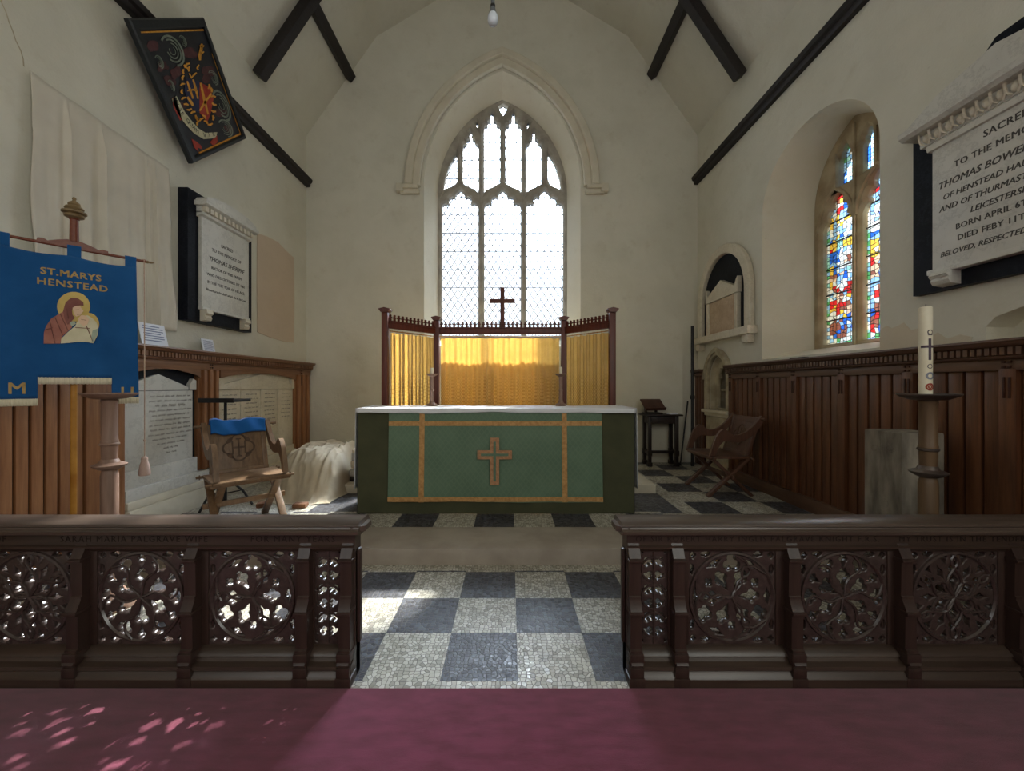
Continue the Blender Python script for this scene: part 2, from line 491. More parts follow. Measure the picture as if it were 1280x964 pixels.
class MB:
    """collects shapes into one mesh"""

    def __init__(self):
        self.b = bmesh.new()

    def box(self, x0, x1, y0, y1, z0, z1, bev=0.0, mat=None, mi=0):
        vs = [self.b.verts.new(c) for c in ((x0, y0, z0), (x1, y0, z0), (x1, y1, z0), (x0, y1, z0), (x0, y0, z1), (x1, y0, z1), (x1, y1, z1), (x0, y1, z1))]
        fs = [self.b.faces.new([vs[i] for i in f]) for f in ((3, 2, 1, 0), (4, 5, 6, 7), (0, 1, 5, 4), (1, 2, 6, 5), (2, 3, 7, 6), (3, 0, 4, 7))]
        for f in fs:
            f.material_index = mi
        if bev > 0:
            es = list({e for f in fs for e in f.edges})
            r = bmesh.ops.bevel(self.b, geom=es, offset=bev, segments=2, affect='EDGES', profile=0.6)
            vs = list({v for f in r['faces'] for v in f.verts} | {v for v in vs if v.is_valid})
        if mat is not None:
            bmesh.ops.transform(self.b, matrix=mat, verts=vs)
        return self

    def bar(self, a, b, w, h, up=(0, 0, 1), bev=0.0):
        a, b = Vector(a), Vector(b)
        d = b-a
        L = d.length
        z = d.normalized()
        x = Vector(up).cross(z)
        if x.length < 1e-6:
            x = Vector((1, 0, 0))
        x.normalize()
        y = z.cross(x)
        m = quad_mat(x, y, z, a)
        return self.box(-w/2, w/2, -h/2, h/2, 0, L, bev, m)

    def prism(self, pts, h0, h1, mat=None, mi=0):
        """polygon pts (x,y) extruded from z=h0 to z=h1"""
        lo = [self.b.verts.new((p[0], p[1], h0)) for p in pts]
        hi = [self.b.verts.new((p[0], p[1], h1)) for p in pts]
        n = len(pts)
        fs = [self.b.faces.new(hi), self.b.faces.new(lo[::-1])]
        for i in range(n):
            fs.append(self.b.faces.new((lo[i], lo[(i+1) % n], hi[(i+1) % n], hi[i])))
        for f in fs:
            f.material_index = mi
        if mat is not None:
            bmesh.ops.transform(self.b, matrix=mat, verts=lo+hi)
        return self

    def sweep(self, prof, x0, x1, axis='x'):
        """closed profile (y,z) swept along x (or (x,z) along y)"""
        if axis == 'x':
            m = quad_mat((0, 1, 0), (0, 0, 1), (1, 0, 0), (0, 0, 0))
        else:
            m = quad_mat((1, 0, 0), (0, 0, 1), (0, -1, 0), (0, 0, 0))
            x0, x1 = -x1, -x0
        return self.prism(prof, x0, x1, m)

    def lathe(self, prof, seg=24, loc=(0, 0, 0), mat=None):
        rings = []
        new = []
        for r, z in prof:
            if r < 1e-5:
                v = self.b.verts.new((loc[0], loc[1], loc[2]+z))
                rings.append([v])
                new.append(v)
            else:
                rg = [self.b.verts.new((loc[0]+r*cos(2*pi*i/seg), loc[1]+r*sin(2*pi*i/seg), loc[2]+z)) for i in range(seg)]
                rings.append(rg)
                new += rg
        for a, c in zip(rings, rings[1:]):
            for i in range(seg):
                j = (i+1) % seg
                if len(a) == 1 and len(c) == 1:
                    continue
                if len(a) == 1:
                    self.b.faces.new((a[0], c[j], c[i]))
                elif len(c) == 1:
                    self.b.faces.new((a[i], a[j], c[0]))
                else:
                    self.b.faces.new((a[i], a[j], c[j], c[i]))
        if len(rings[0]) > 1:
            self.b.faces.new(rings[0][::-1])
        if len(rings[-1]) > 1:
            self.b.faces.new(rings[-1])
        if mat is not None:
            bmesh.ops.transform(self.b, matrix=mat, verts=new)
        return self

    def tube(self, pts, r, seg=8, closed=False):
        pts = [Vector(p) for p in pts]
        n = len(pts)
        rs = r if isinstance(r, (list, tuple)) else [r]*n
        rings = []
        prev = None
        for i, p in enumerate(pts):
            if closed:
                d = pts[(i+1) % n]-pts[i-1]
            else:
                d = pts[min(i+1, n-1)]-pts[max(i-1, 0)]
            d.normalize()
            if prev is None:
                u = d.orthogonal().normalized()
            else:
                u = prev-d*prev.dot(d)
                u = u.normalized() if u.length > 1e-6 else d.orthogonal().normalized()
            prev = u
            w = d.cross(u)
            rings.append([self.b.verts.new(p+(u*cos(2*pi*k/seg)+w*sin(2*pi*k/seg))*rs[i]) for k in range(seg)])
        m = n if closed else n-1
        for i in range(m):
            a, c = rings[i], rings[(i+1) % n]
            for k in range(seg):
                self.b.faces.new((a[k], a[(k+1) % seg], c[(k+1) % seg], c[k]))
        if not closed:
            self.b.faces.new(rings[0][::-1])
            self.b.faces.new(rings[-1])
        return self

    def grid(self, f, nu, nv, mi=None):
        """surface f(u,v) -> (x,y,z), u,v in 0..1"""
        vs = [[self.b.verts.new(f(i/nu, j/nv)) for j in range(nv+1)] for i in range(nu+1)]
        for i in range(nu):
            for j in range(nv):
                fc = self.b.faces.new((vs[i][j], vs[i+1][j], vs[i+1][j+1], vs[i][j+1]))
                if mi:
                    fc.material_index = mi(i, j)
        return self

    def loft(self, A, na, B, nb):
        """closed outlines A, B (same length) at depth na, nb"""
        va = [self.b.verts.new((p[0], p[1], na)) for p in A]
        vb = [self.b.verts.new((p[0], p[1], nb)) for p in B]
        n = len(A)
        for i in range(n):
            j = (i+1) % n
            self.b.faces.new((va[i], va[j], vb[j], vb[i]))
        return self

    def add_mesh(self, me, mat=None):
        k = len(self.b.verts)
        self.b.from_mesh(me)
        if mat is not None:
            self.b.verts.ensure_lookup_table()
            bmesh.ops.transform(self.b, matrix=mat, verts=self.b.verts[k:])
        return self

    def mesh(self, name, mats, smooth=True, fix=True):
        if fix:
            bmesh.ops.recalc_face_normals(self.b, faces=self.b.faces)
        me = bpy.data.meshes.new(name)
        self.b.to_mesh(me)
        self.b.free()
        for m in (mats if isinstance(mats, list) else [mats]):
            me.materials.append(m)
        if smooth and len(me.polygons):
            me.polygons.foreach_set('use_smooth', [True]*len(me.polygons))
            try:
                me.set_sharp_from_angle(angle=radians(38))
            except Exception:
                pass
        return me

    def build(self, name, mats, parent=None, smooth=True, fix=True, matrix=None):
        return link(name, self.mesh(name, mats, smooth, fix), parent, matrix)


def link(name, me, parent=None, matrix=None):
    o = bpy.data.objects.new(name, me)
    COL.objects.link(o)
    if parent is not None:
        o.parent = parent
    if matrix is not None:
        o.matrix_local = matrix
    return o


def tag(o, label=None, cat=None, group=None, kind=None):
    if label:
        o['label'] = label
    if cat:
        o['category'] = cat
    if group:
        o['group'] = group
    if kind:
        o['kind'] = kind
    return o


def thing(name, matrix, label, cat, group=None):
    o = bpy.data.objects.new(name, None)
    COL.objects.link(o)
    o.empty_display_size = 0.1
    o.matrix_world = matrix if isinstance(matrix, Matrix) else Matrix.Translation(matrix)
    return tag(o, label, cat, group)


def struct(o, label=None):
    o['kind'] = 'structure'
    if label:
        o['label'] = label
    return o


def dup(root, matrix, label=None, group=None):
    r = root.copy()
    COL.objects.link(r)
    r.matrix_world = matrix
    if label:
        r['label'] = label
    if group:
        r['group'] = group
    for ch in list(root.children):
        c = ch.copy()
        COL.objects.link(c)
        c.parent = r
        for g in ch.children:
            d = g.copy()
            COL.objects.link(d)
            d.parent = c
    return r


def TRZ(x, y, z, a=0.0):
    return Matrix.Translation((x, y, z)) @ Matrix.Rotation(a, 4, 'Z')


def area2(p):
    return sum(p[i][0]*p[(i+1) % len(p)][1]-p[(i+1) % len(p)][0]*p[i][1] for i in range(len(p)))/2


def plate(outer, holes, depth, bevel=0.0, back=0.0, res=0):
    """flat plate in (p,q) with holes, from n=back to n=back+depth; returns mesh"""
    cu = bpy.data.curves.new('plate', 'CURVE')
    cu.dimensions = '2D'
    cu.fill_mode = 'BOTH'
    cu.extrude = depth/2-bevel
    cu.bevel_depth = bevel
    cu.bevel_resolution = res
    cu.offset = -bevel
    for k, pts in enumerate([outer]+holes):
        ccw = area2(pts) > 0
        if (k == 0) != ccw:
            pts = pts[::-1]
        sp = cu.splines.new('POLY')
        sp.points.add(len(pts)-1)
        for q, pt in zip(sp.points, pts):
            q.co = (pt[0], pt[1], 0, 1)
        sp.use_cyclic_u = True
    o = bpy.data.objects.new('plate', cu)
    me = bpy.data.meshes.new_from_object(o)
    bpy.data.objects.remove(o)
    bpy.data.curves.remove(cu)
    me.transform(Matrix.Translation((0, 0, back+depth/2)))
    return me


def plate_obj(name, outer, holes, depth, mat, parent=None, bevel=0.0, back=0.0, matrix=None, res=0):
    mb = MB().add_mesh(plate(outer, holes, depth, bevel, back, res))
    return mb.build(name, mat, parent, matrix=matrix, fix=False)


def text_mesh(body, size, depth=0.002, align='CENTER', spacing=1.0, shear=0.0, sx=1.0, bold=0.0):
    cu = bpy.data.curves.new('txt', 'FONT')
    cu.body = body
    cu.size = size
    cu.extrude = depth/2
    cu.align_x = align
    cu.align_y = 'CENTER'
    cu.space_character = spacing
    cu.shear = shear
    cu.offset = bold
    cu.resolution_u = 2
    o = bpy.data.objects.new('txt', cu)
    me = bpy.data.meshes.new_from_object(o)
    bpy.data.objects.remove(o)
    bpy.data.curves.remove(cu)
    if sx != 1.0:
        me.transform(Matrix.Scale(sx, 4, (1, 0, 0)))
    return me


def lettering(name, lines, mat, parent, n, depth=0.002):
    """lines: (text, p, q, size[, spacing, shear, sx]) on plane n"""
    mb = MB()
    for L in lines:
        t, p, q, s = L[:4]
        sp = L[4] if len(L) > 4 else 1.0
        sh = L[5] if len(L) > 5 else 0.0
        sx = L[6] if len(L) > 6 else 1.0
        me = text_mesh(t, s, depth, 'CENTER', sp, sh, sx)
        w = s*0.022
        for k, (dx, dy) in enumerate(((-w, -w*.5), (w, -w*.5), (-w, w*.5), (w, w*.5))):
            mb.add_mesh(me, Matrix.Translation((p+dx, q+dy, n+k*0.00003)))
    return mb.build(name, mat, parent, smooth=False)


def pointed(cx, half, zb, zs, za, n=18):
    """pointed-arch outline, counter-clockwise from the bottom left"""
    h = za-zs
    R = (half*half+h*h)/(2*half)
    pts = [(cx-half, zb), (cx+half, zb)]
    a1 = math.atan2(h, R-half) if R > half else math.atan2(h, R-half)
    for i in range(n+1):
        a = a1*i/n
        pts.append((cx+half-R+R*cos(a), zs+R*sin(a)))
    for i in range(n-1, -1, -1):
        a = a1*i/n
        pts.append((cx-half+R-R*cos(a), zs+R*sin(a)))
    return pts


def elliptic(cx, half, zb, zs, za, n=18):
    pts = [(cx-half, zb), (cx+half, zb)]
    for i in range(2*n+1):
        a = pi*i/(2*n)
        pts.append((cx+half*cos(a), zs+(za-zs)*sin(a)))
    return pts


def star(circs, cx=0.0, cy=0.0, n=40, rot=0.0, sc=1.0):
    """outline of a union of circles (x,y,r), seen from the origin, then rotated, scaled, moved"""
    out = []
    for i in range(n):
        t = 2*pi*i/n
        dx, dy = cos(t), sin(t)
        best = 0.02
        for x, y, r in circs:
            b = dx*x+dy*y
            disc = b*b-(x*x+y*y-r*r)
            if disc > 0:
                best = max(best, b+sqrt(disc))
        px, py = best*dx, best*dy
        out.append((cx+sc*(px*cos(rot)-py*sin(rot)), cy+sc*(px*sin(rot)+py*cos(rot))))
    return out


def foil(k, cx, cy, R, rot=pi/2, n=40):
    cs = [(0, 0, 0.35)]+[(0.5*cos(2*pi*i/k), 0.5*sin(2*pi*i/k), 0.5 if k == 3 else 0.40) for i in range(k)]
    return star(cs, cx, cy, n, rot, R)


LEAF = [(0, 0, .34), (-.15, .30, .27), (-.15, -.30, .27), (-.52, 0, .30), (.35, 0, .24), (.58, 0, .15), (.76, 0, .07), (.9, 0, .02)]
HEART = [(0, 0, .35), (-.35, .28, .32), (-.35, -.28, .32), (.3, 0, .3), (.55, 0, .18), (.8, 0, .06)]
MOUCH = [(0, 0, .30), (.0, .18, .24), (.3, 0, .22), (-.3, 0, .22), (.6, 0, .12), (-.6, 0, .12), (.85, 0, .03), (-.85, 0, .03)]

# ================================================================== the setting
BZ, AZ = 6.94, 8.15          # roof bend and apex heights
BL, BR = CX-2.01, CX+2.01
# --- floors
floor_m = MB()
floor_m.box(XL-0.3, XR+0.3, 1.826, 2.914, -0.12, 0.0)
struct(floor_m.build('floor', M['mosaic'], smooth=False))
b = MB()
b.box(XL-0.3, XR+0.3, -5.2, 1.826, -0.12, 0.0)
b.box(XL-0.3, XR+0.3, 2.914, 3.02, -0.12, 0.0)
struct(b.build('floor_border', M['mosaic_white'], smooth=False))
b = MB()
b.box(XL-0.3, XR+0.3, 3.013, 3.484, -0.1, ZU, 0.012)
struct(b.build('step', M['step_stone']))
b = MB()
b.box(XL-0.3, 1.67, 3.484, 3.90, -0.1, ZU-0.001)
struct(b.build('floor_upper', M['mosaic_up'], smooth=False))
b = MB()
b.box(-1.98, 1.67, 3.90, 4.556, -0.1, ZU-0.001)
struct(b.build('floor_dark', M['mosaic_dark'], smooth=False))
b = MB()
b.box(1.67, 1.83, 3.484, 6.5, -0.1, ZU-0.001)
b.box(-2.14, -1.98, 3.90, 6.5, -0.1, ZU-0.001)
b.box(-1.98, 1.67, 5.35, 6.5, -0.1, ZU-0.001)
b.box(XL-0.3, -2.14, 3.90, 6.5, -0.1, ZU-0.001)
struct(b.build('floor_border_upper', M['mosaic_white'], smooth=False))
b = MB()
b.box(1.83, XR+0.3, 3.484, 6.5, -0.1, ZU-0.001)
struct(b.build('floor_side', M['mosaic_side'], smooth=False))
b = MB()
b.box(-1.95, 1.658, 4.556, 5.35, -0.1, 0.222, 0.012)
struct(b.build('step_footpace', M['pale_stone']))

# --- east wall with its window opening
AR_IN = pointed(CX, 1.252, 1.98, 4.55, 6.39)
AR_GL = pointed(CX-0.005, 1.09, 2.12, 4.58, 6.17)
gable = [(XL-0.05, -0.1), (XR+0.05, -0.1), (XR+0.05, WT), (BR, BZ), (CX, AZ), (BL, BZ), (XL-0.05, WT)]
wall = MB()
wall.add_mesh(plate(gable, [AR_IN], 0.04, 0.0, -0.04))
o = wall.build('wall_east', M['plaster'], matrix=FE, fix=False)
struct(o)
b = MB()
b.loft(AR_IN, -0.0, AR_GL, -0.34)
b.loft([(p[0]*1.0, p[1]) for p in AR_GL], -0.34, AR_GL, -0.52)
struct(b.build('wall_east_reveal', M['plaster_reveal'], matrix=FE))


def band(outer, inner):
    """open arch band from two pointed() outlines without their bottom points"""
    return outer[2:]+inner[2:][::-1]


def hood(name, half0, half1, zs, za0, za1, dep, back, bev):
    o1 = pointed(CX, half1, 0, zs, za1, 22)
    i1 = pointed(CX, half0, 0, zs, za0, 22)
    return plate(band(o1, i1), [], dep, bev, back, 1)


b = MB()
b.add_mesh(hood('h', 1.30, 1.55, 4.52, 6.43, 6.68, 0.09, 0.0, 0.012))
b.add_mesh(hood('h', 1.41, 1.53, 4.52, 6.54, 6.66, 0.15, 0.0, 0.02))
for s in (-1, 1):
    c = CX+s*1.47
    b.box(min(c-0.15*(1 if s > 0 else 1), c+0.15), c+0.15, 4.40, 4.47, 0, 0.07, 0.01)
    b.box(c-0.13, c+0.13, 4.47, 4.53, 0, 0.11, 0.015)
    b.box(CX+s*1.62-0.06, CX+s*1.62+0.06, 4.42, 4.55, 0, 0.10, 0.012)
struct(b.build('trim_1', M['hood'], matrix=FE))

# --- east window: stone tracery, leads, glass
def cw(px, py):          # detail picture of the tracery -> window plane (p, q)
    u, v = 540+px/6.4286, 110+py/6.4267
    return ((u-638)*0.01344, 1.35+(482-v)*0.01344)


def main_light(x0, x1, ax, zb=2.2):
    pts = [(x1, 945), (x1-10, 918), (x1-38, 908), (x1-62, 918), (x1-54, 892), (x1-62, 866), (x1-88, 856), (x1-110, 868), (x1-106, 842), (x1-122, 824), (ax, 800)]
    left = [(2*ax-p[0], p[1]) for p in pts[:-1]][::-1]
    q = [cw(*p) for p in pts+left]
    a, c = q[-1], q[0]
    return [(a[0], zb), (c[0], zb)]+q


def upper_light(x0, x1, y_spr, y_mid, y_tip, inner):
    ax = (x0+x1)/2
    h = (x1-x0)/2
    k = (y_spr-y_tip)
    r = [(x1, y_spr), (x1-6, y_spr-18), (ax+0.5*h, y_spr-26), (ax+0.62*h, y_spr-52), (ax+0.45*h, y_spr-62), (ax+0.18*h, y_spr-66), (ax+0.12*h, y_spr-82), (ax+0.26*h, y_tip+26), (ax+0.2*h, y_tip+14)]
    l = [(2*ax-p[0], p[1]) for p in r][::-1]
    pts = r+[(ax, y_tip)]+l
    if inner == 'r':      # ogee foot lower on the right
        ft = [(x0, 745), (x0+22, 775), (x0+60, 797), (x1, 825)]
    else:
        ft = [(x0, 825), (x1-60, 797), (x1-22, 775), (x1, 745)]
    return [cw(*p) for p in ft+pts]


holes = [main_light(75, 370, 222), main_light(418, 715, 567), main_light(763, 1060, 910)]
holes += [upper_light(245, 372, 452, 0, 322, 'r'), upper_light(416, 545, 300, 0, 166, 'l'), upper_light(592, 716, 300, 0, 166, 'r'), upper_light(758, 884, 452, 0, 322, 'l')]
holes += [[cw(*p) for p in ((88, 812), (105, 700), (130, 620), (160, 560), (196, 500), (198, 640), (198, 738), (182, 766), (150, 788))],
          [cw(*p) for p in ((1046, 812), (1028, 700), (1004, 620), (974, 560), (936, 500), (934, 640), (934, 738), (952, 766), (984, 788))],
          [cw(*p) for p in ((366, 308), (344, 262), (358, 250), (370, 262))],
          [cw(*p) for p in ((768, 308), (762, 262), (774, 250), (790, 262))],
          [cw(*p) for p in ((570, 205), (545, 160), (528, 126), (546, 118), (570, 104), (594, 118), (614, 126), (596, 160))]]
frame_out = pointed(CX-0.005, 1.13, 2.05, 4.58, 6.22)
win = thing('window_1', FE, None, None)
win['kind'] = 'structure'
plate_obj('window_tracery', frame_out, holes, 0.17, M['grey_stone'], win, 0.03, -0.52, res=0)
# moulded arch ribs standing proud of the tracery
b = MB()
for p0, p1 in (((393, 945), (393, 190)), ((738, 945), (738, 190)), ((393, 1500), (393, 945)), ((738, 1500), (738, 945)), ((568, 745), (568, 215)), ((218, 740), (218, 390)), ((912, 740), (912, 390))):
    a, c = cw(*p0), cw(*p1)
    b.bar((a[0], max(a[1], 2.1), -0.345), (c[0], c[1], -0.345), 0.035, 0.03, (0, 0, 1), 0.006)
for ax, x0, x1 in ((222, 60, 386), (567, 400, 732), (910, 745, 1075)):
    for sgn in (-1, 1):
        e = x1 if sgn > 0 else x0
        pts = [(e, 868), (ax+(e-ax)*0.72, 818), (ax+(e-ax)*0.35, 792), (ax+(e-ax)*0.1, 765), (ax, 742)]
        b.tube([(*cw(*p), -0.35) for p in pts], 0.022, 6)
b.build('tracery_moulding', M['grey_stone'], win)
# diamond leads
b = MB()
L0, L1, Q0, Q1 = CX-1.12, CX+1.12, 2.08, 6.2
dp, dq = 0.118, 0.185
k = dq/dp
n = -0.44
i = -60
while i < 60:
    for sg in (1, -1):
        c0 = Q0+i*dq
        pa, pb = L0, L1
        qa = c0 if sg > 0 else c0+k*(L1-L0)
        qb = c0+k*(L1-L0) if sg > 0 else c0
        # clip in q
        t0, t1 = 0.0, 1.0
        lo, hi = sorted(((Q0-qa)/(qb-qa), (Q1-qa)/(qb-qa)))
        t0, t1 = max(t0, lo), min(t1, hi)
        if t1 > t0:
            b.bar((pa+(pb-pa)*t0, qa+(qb-qa)*t0, n), (pa+(pb-pa)*t1, qa+(qb-qa)*t1, n), 0.012, 0.005, (0, 0, 1))
    i += 1
tag(b.build('lead_lattice', M['lead'], win, smooth=False), 'thin lead lattice of the diamond quarries')
b = MB()
q = 2.4
while q < 6.0:
    b.bar((L0, q, n+0.012), (L1, q, n+0.012), 0.011, 0.011)
    q += 0.31
b.build('saddle_bars', M['lead'], win)
b = MB()
b.box(L0, L1, Q0, Q1, -0.452, -0.447)
b.build('pane', M['clear'], win, smooth=False)

# --- left wall
rect = [(-5.2, -0.1), (YE+0.04, -0.1), (YE+0.04, WT+0.3), (-5.2, WT+0.3)]
struct(plate_obj('wall_left', rect, [], 0.04, M['plaster'], matrix=FL, back=-0.04))
# --- right wall with window, piscina and aumbry openings
WI = elliptic(-4.0, 0.757, 1.66, 3.36, 4.02)
WO = pointed(-4.0, 0.535, 1.76, 3.30, 4.05, 18)
PC = -5.725
PI_O = pointed(PC, 0.26, 1.00, 1.46, 1.78, 10)
AU = [(-2.52, 1.60), (-1.9, 1.60), (-1.9, 1.80), (-2.1, 1.83), (-2.35, 1.81), (-2.47, 1.775), (-2.52, 1.72)]
rect = [(-YE-0.04, -0.1), (5.2, -0.1), (5.2, WT+0.3), (-YE-0.04, WT+0.3)]
struct(plate_obj('wall_right', rect, [WI, PI_O, AU], 0.04, M['plaster'], matrix=FR, back=-0.04))
b = MB()
b.loft(WI, 0.0, WO, -0.45)
b.loft(WO, -0.45, WO, -0.72)
b.loft(AU, 0.0, [(p*0.93-0.16, 1.60+(q-1.60)*0.85+0.01) for p, q in AU], -0.16)
b.prism([(p*0.93-0.16, 1.60+(q-1.60)*0.85+0.01) for p, q in AU], -0.18, -0.16)
struct(b.build('wall_right_reveal', M['plaster_reveal'], matrix=FR))
b = MB()
b.grid(lambda u, v: (-YE-0.1+11.6*u, BZ*0 + 0, 0) if False else (0, 0, 0), 1, 1) if False else None
wb = MB()
wb.box(-5.25, XR+0.3, -5.24, -5.2, -0.1, 8.4)
wb.box(XL-0.3, -5.2, -5.24, -5.2, -0.1, 8.4)
struct(wb.build('wall_west', M['plaster'], smooth=False))

# --- ceiling: five canted plaster planes
prof = [(XL-0.02, WT), (BL, BZ), (CX, AZ), (BR, BZ), (XR+0.02, WT)]
outp = prof+[(XR+0.3, WT), (BR+0.2, BZ+0.15), (CX, AZ+0.2), (BL-0.2, BZ+0.15), (XL-0.3, WT)]
b = MB()
b.sweep(outp, -5.24, YE+0.04, 'y')
struct(b.build('ceiling', M['plaster'], smooth=False))

# --- black roof timbers
def timber(name, label, fn, cat='roof timber', group=None):
    b = MB()
    fn(b)
    o = b.build(name, M['beam'])
    return tag(o, label, cat, group)


def plate_prof(b, x, s, z0, z1):
    # moulded wall plate along Y, s=+1 when the room lies towards +x
    pr = [(x, z0), (x+s*0.05, z0), (x+s*0.065, z0+0.02), (x+s*0.065, z0+0.05), (x+s*0.09, z0+0.065), (x+s*0.10, z1-0.02), (x+s*0.085, z1), (x, z1)]
    b.sweep(pr, -5.1, YE-0.005, 'y')


timber('wall_plate_beam', 'black moulded beam running along the wall behind the diamond-shaped painting', lambda b: plate_prof(b, XL+0.002, 1, 4.52, 4.65))
timber('wall_plate_beam', 'black moulded beam running along the wall above the stained glass window', lambda b: plate_prof(b, XR-0.002, -1, 4.56, 4.69))


def principal(b, s):
    x0 = XL if s < 0 else XR
    foot = Vector((x0-s*0.0, 5.06, WT-0.02))
    bend = Vector((CX+s*2.01, 5.06, BZ))
    apex = Vector((CX+s*0.0, 5.06, AZ))
    d = (bend-foot).normalized()
    nrm = Vector((-s*d.z*1.0, 0, s*d.x*1.0))
    nrm = Vector((-s*abs(d.z), 0, -abs(d.x)))
    off = nrm*0.078
    b.bar(foot+off+Vector((-s*0.02, 0, 0)), bend+off, 0.125, 0.13, (0, 1, 0), 0.012)
    d2 = (apex-bend).normalized()
    n2 = Vector((-s*abs(d2.z), 0, -abs(d2.x)))
    b.bar(bend+n2*0.078, apex+n2*0.078-d2*0.16, 0.125, 0.13, (0, 1, 0), 0.012)


def purlin(b, s, z):
    t = (z-WT)/(BZ-WT)
    x0 = XL if s < 0 else XR
    x = x0+(CX+s*2.01-x0)*t
    b.bar((x-s*0.02, -5.0, z-0.02), (x-s*0.02, YE-0.005, z-0.02), 0.13, 0.15, (s*-0.8, 0, -0.6), 0.012)


timber('principal_rafter', 'thick black sloping rafter whose cut foot ends beside the diamond-shaped painting', lambda b: principal(b, -1))
timber('principal_rafter', 'thick black sloping rafter whose cut foot ends above the stained glass side window', lambda b: principal(b, 1))
timber('roof_purlin', 'slender black roof timber meeting the end wall on the painting side', lambda b: purlin(b, -1, 6.30), 'roof timber')
timber('roof_purlin', 'slender black roof timber meeting the end wall on the stained glass side', lambda b: purlin(b, 1, 6.34), 'roof timber')

# --- south window: stone frame and stained glass
w2 = thing('window_2', FR, None, None)
w2['kind'] = 'structure'


def lancet(c, half, zb, zs, za):
    """cusped light: narrow head with foils"""
    h = za-zs
    r = [(half, zs), (half*0.86, zs+0.16*h), (half*0.62, zs+0.22*h), (half*0.72, zs+0.40*h), (half*0.60, zs+0.55*h), (half*0.36, zs+0.60*h), (half*0.40, zs+0.76*h), (half*0.26, zs+0.90*h)]
    return [(c-half, zb), (c+half, zb)]+[(c+x, y) for x, y in r]+[(c, za)]+[(c-x, y) for x, y in r[::-1]]


LIG = [(-4.25, 0.195), (-3.75, 0.195)]
hol = [lancet(c, h, 1.80, 3.05, 3.40) for c, h in LIG]
hol += [lancet(-4.14, 0.082, 3.45, 3.70, 3.86), lancet(-3.86, 0.082, 3.45, 3.70, 3.86)]
plate_obj('window_stone', pointed(-4.0, 0.56, 1.70, 3.30, 4.09), hol, 0.11, M['stone'], w2, 0.03, -0.56)
b = MB()
for x in (-4.0, -4.235, -3.765):
    q0, q1 = (1.76, 3.98) if x == -4.0 else (3.42, 3.80)
    b.bar((x, q0, -0.455), (x, q1, -0.455), 0.03, 0.05, (0, 0, 1), 0.008)
for c, h in LIG:
    pa = pointed(c, 0.235, 0, 3.05, 3.44, 10)[2:]
    b.tube([(p, q, -0.45) for p, q in pa], 0.02, 6)
b.build('window_moulding', M['stone'], w2)
GC = {'red': (0.75, 0.03, 0.03), 'blue': (0.03, 0.16, 0.75), 'lblue': (0.35, 0.62, 0.95), 'gold': (0.95, 0.60, 0.08), 'white': (0.92, 0.94, 0.88), 'green': (0.12, 0.42, 0.16), 'flesh': (0.9, 0.62, 0.42), 'brown': (0.34, 0.12, 0.08), 'teal': (0.35, 0.68, 0.62)}
GK = list(GC)
gm = [m_glass('stained_'+k_, (*[min(1, c_*0.95) for c_ in GC[k_]], 1), 0.15, (*GC[k_], 1)) for k_ in GK]+[M['black']]


def pick(s, t, r):
    if s < 0.10 or s > 0.90:
        return r.choice(['white', 'green', 'white', 'teal', 'white', 'lblue'])
    if t < 0.045:
        return r.choice(['white', 'teal', 'white', 'gold'])
    hx, hy = (s-0.70)/0.26, (t-0.545)/0.07
    hd = hx*hx+hy*hy
    if hd < 0.16:
        return r.choice(['flesh', 'brown', 'flesh'])
    if hd < 1.0:
        return 'white'
    if t < 0.20:
        return r.choice(['blue', 'brown', 'brown', 'red', 'lblue', 'green']) if s < 0.6 else r.choice(['lblue', 'white', 'brown', 'blue'])
    if t < 0.36:
        return r.choice(['red', 'flesh', 'brown', 'gold', 'lblue', 'white', 'red']) if s < 0.45 else r.choice(['lblue', 'white', 'gold', 'flesh', 'red'])
    if t < 0.46:
        return r.choice(['red', 'red', 'flesh', 'lblue', 'white', 'gold', 'blue'])
    if t < 0.56:
        return r.choice(['blue', 'gold', 'lblue', 'red', 'flesh', 'blue']) if s < 0.5 else r.choice(['lblue', 'white', 'lblue', 'teal'])
    if t < 0.63:
        return r.choice(['blue', 'blue', 'lblue', 'blue'])
    if t < 0.68:
        return r.choice(['green', 'gold', 'white', 'teal', 'brown'])
    if t < 0.80:
        return r.choice(['lblue', 'white', 'lblue', 'white', 'gold', 'blue'])
    if t < 0.87:
        return r.choice(['gold', 'gold', 'white', 'lblue', 'red'])
    return r.choice(['red', 'red', 'lblue', 'white', 'blue', 'gold'])


def blobs(seed):
    """patches of one colour, so that robes, sky and canopy read as shapes"""
    r0 = random.Random(seed*13+1)
    pts = []
    for i in range(110):
        s_, t_ = r0.uniform(0.12, 0.88), r0.uniform(0, 1)
        pts.append((s_, t_, pick(s_, t_, r0)))

    def f(s_, t_, r):
        if s_ < 0.14 or s_ > 0.86 or t_ < 0.045:
            return pick(0.05, t_, r)
        hx, hy = (s_-0.70)/0.24, (t_-0.545)/0.055
        if hx*hx+hy*hy < 1.0:
            return pick(s_, t_, r)
        c = min(pts, key=lambda p: ((p[0]-s_)/0.38)**2+((p[1]-t_)/0.10)**2)[2]
        if r.random() < 0.22:
            c = {'lblue': 'white', 'blue': 'lblue', 'red': 'brown', 'gold': 'white', 'white': 'lblue', 'brown': 'red', 'flesh': 'brown', 'green': 'brown', 'teal': 'white'}[c]
        return c
    return f


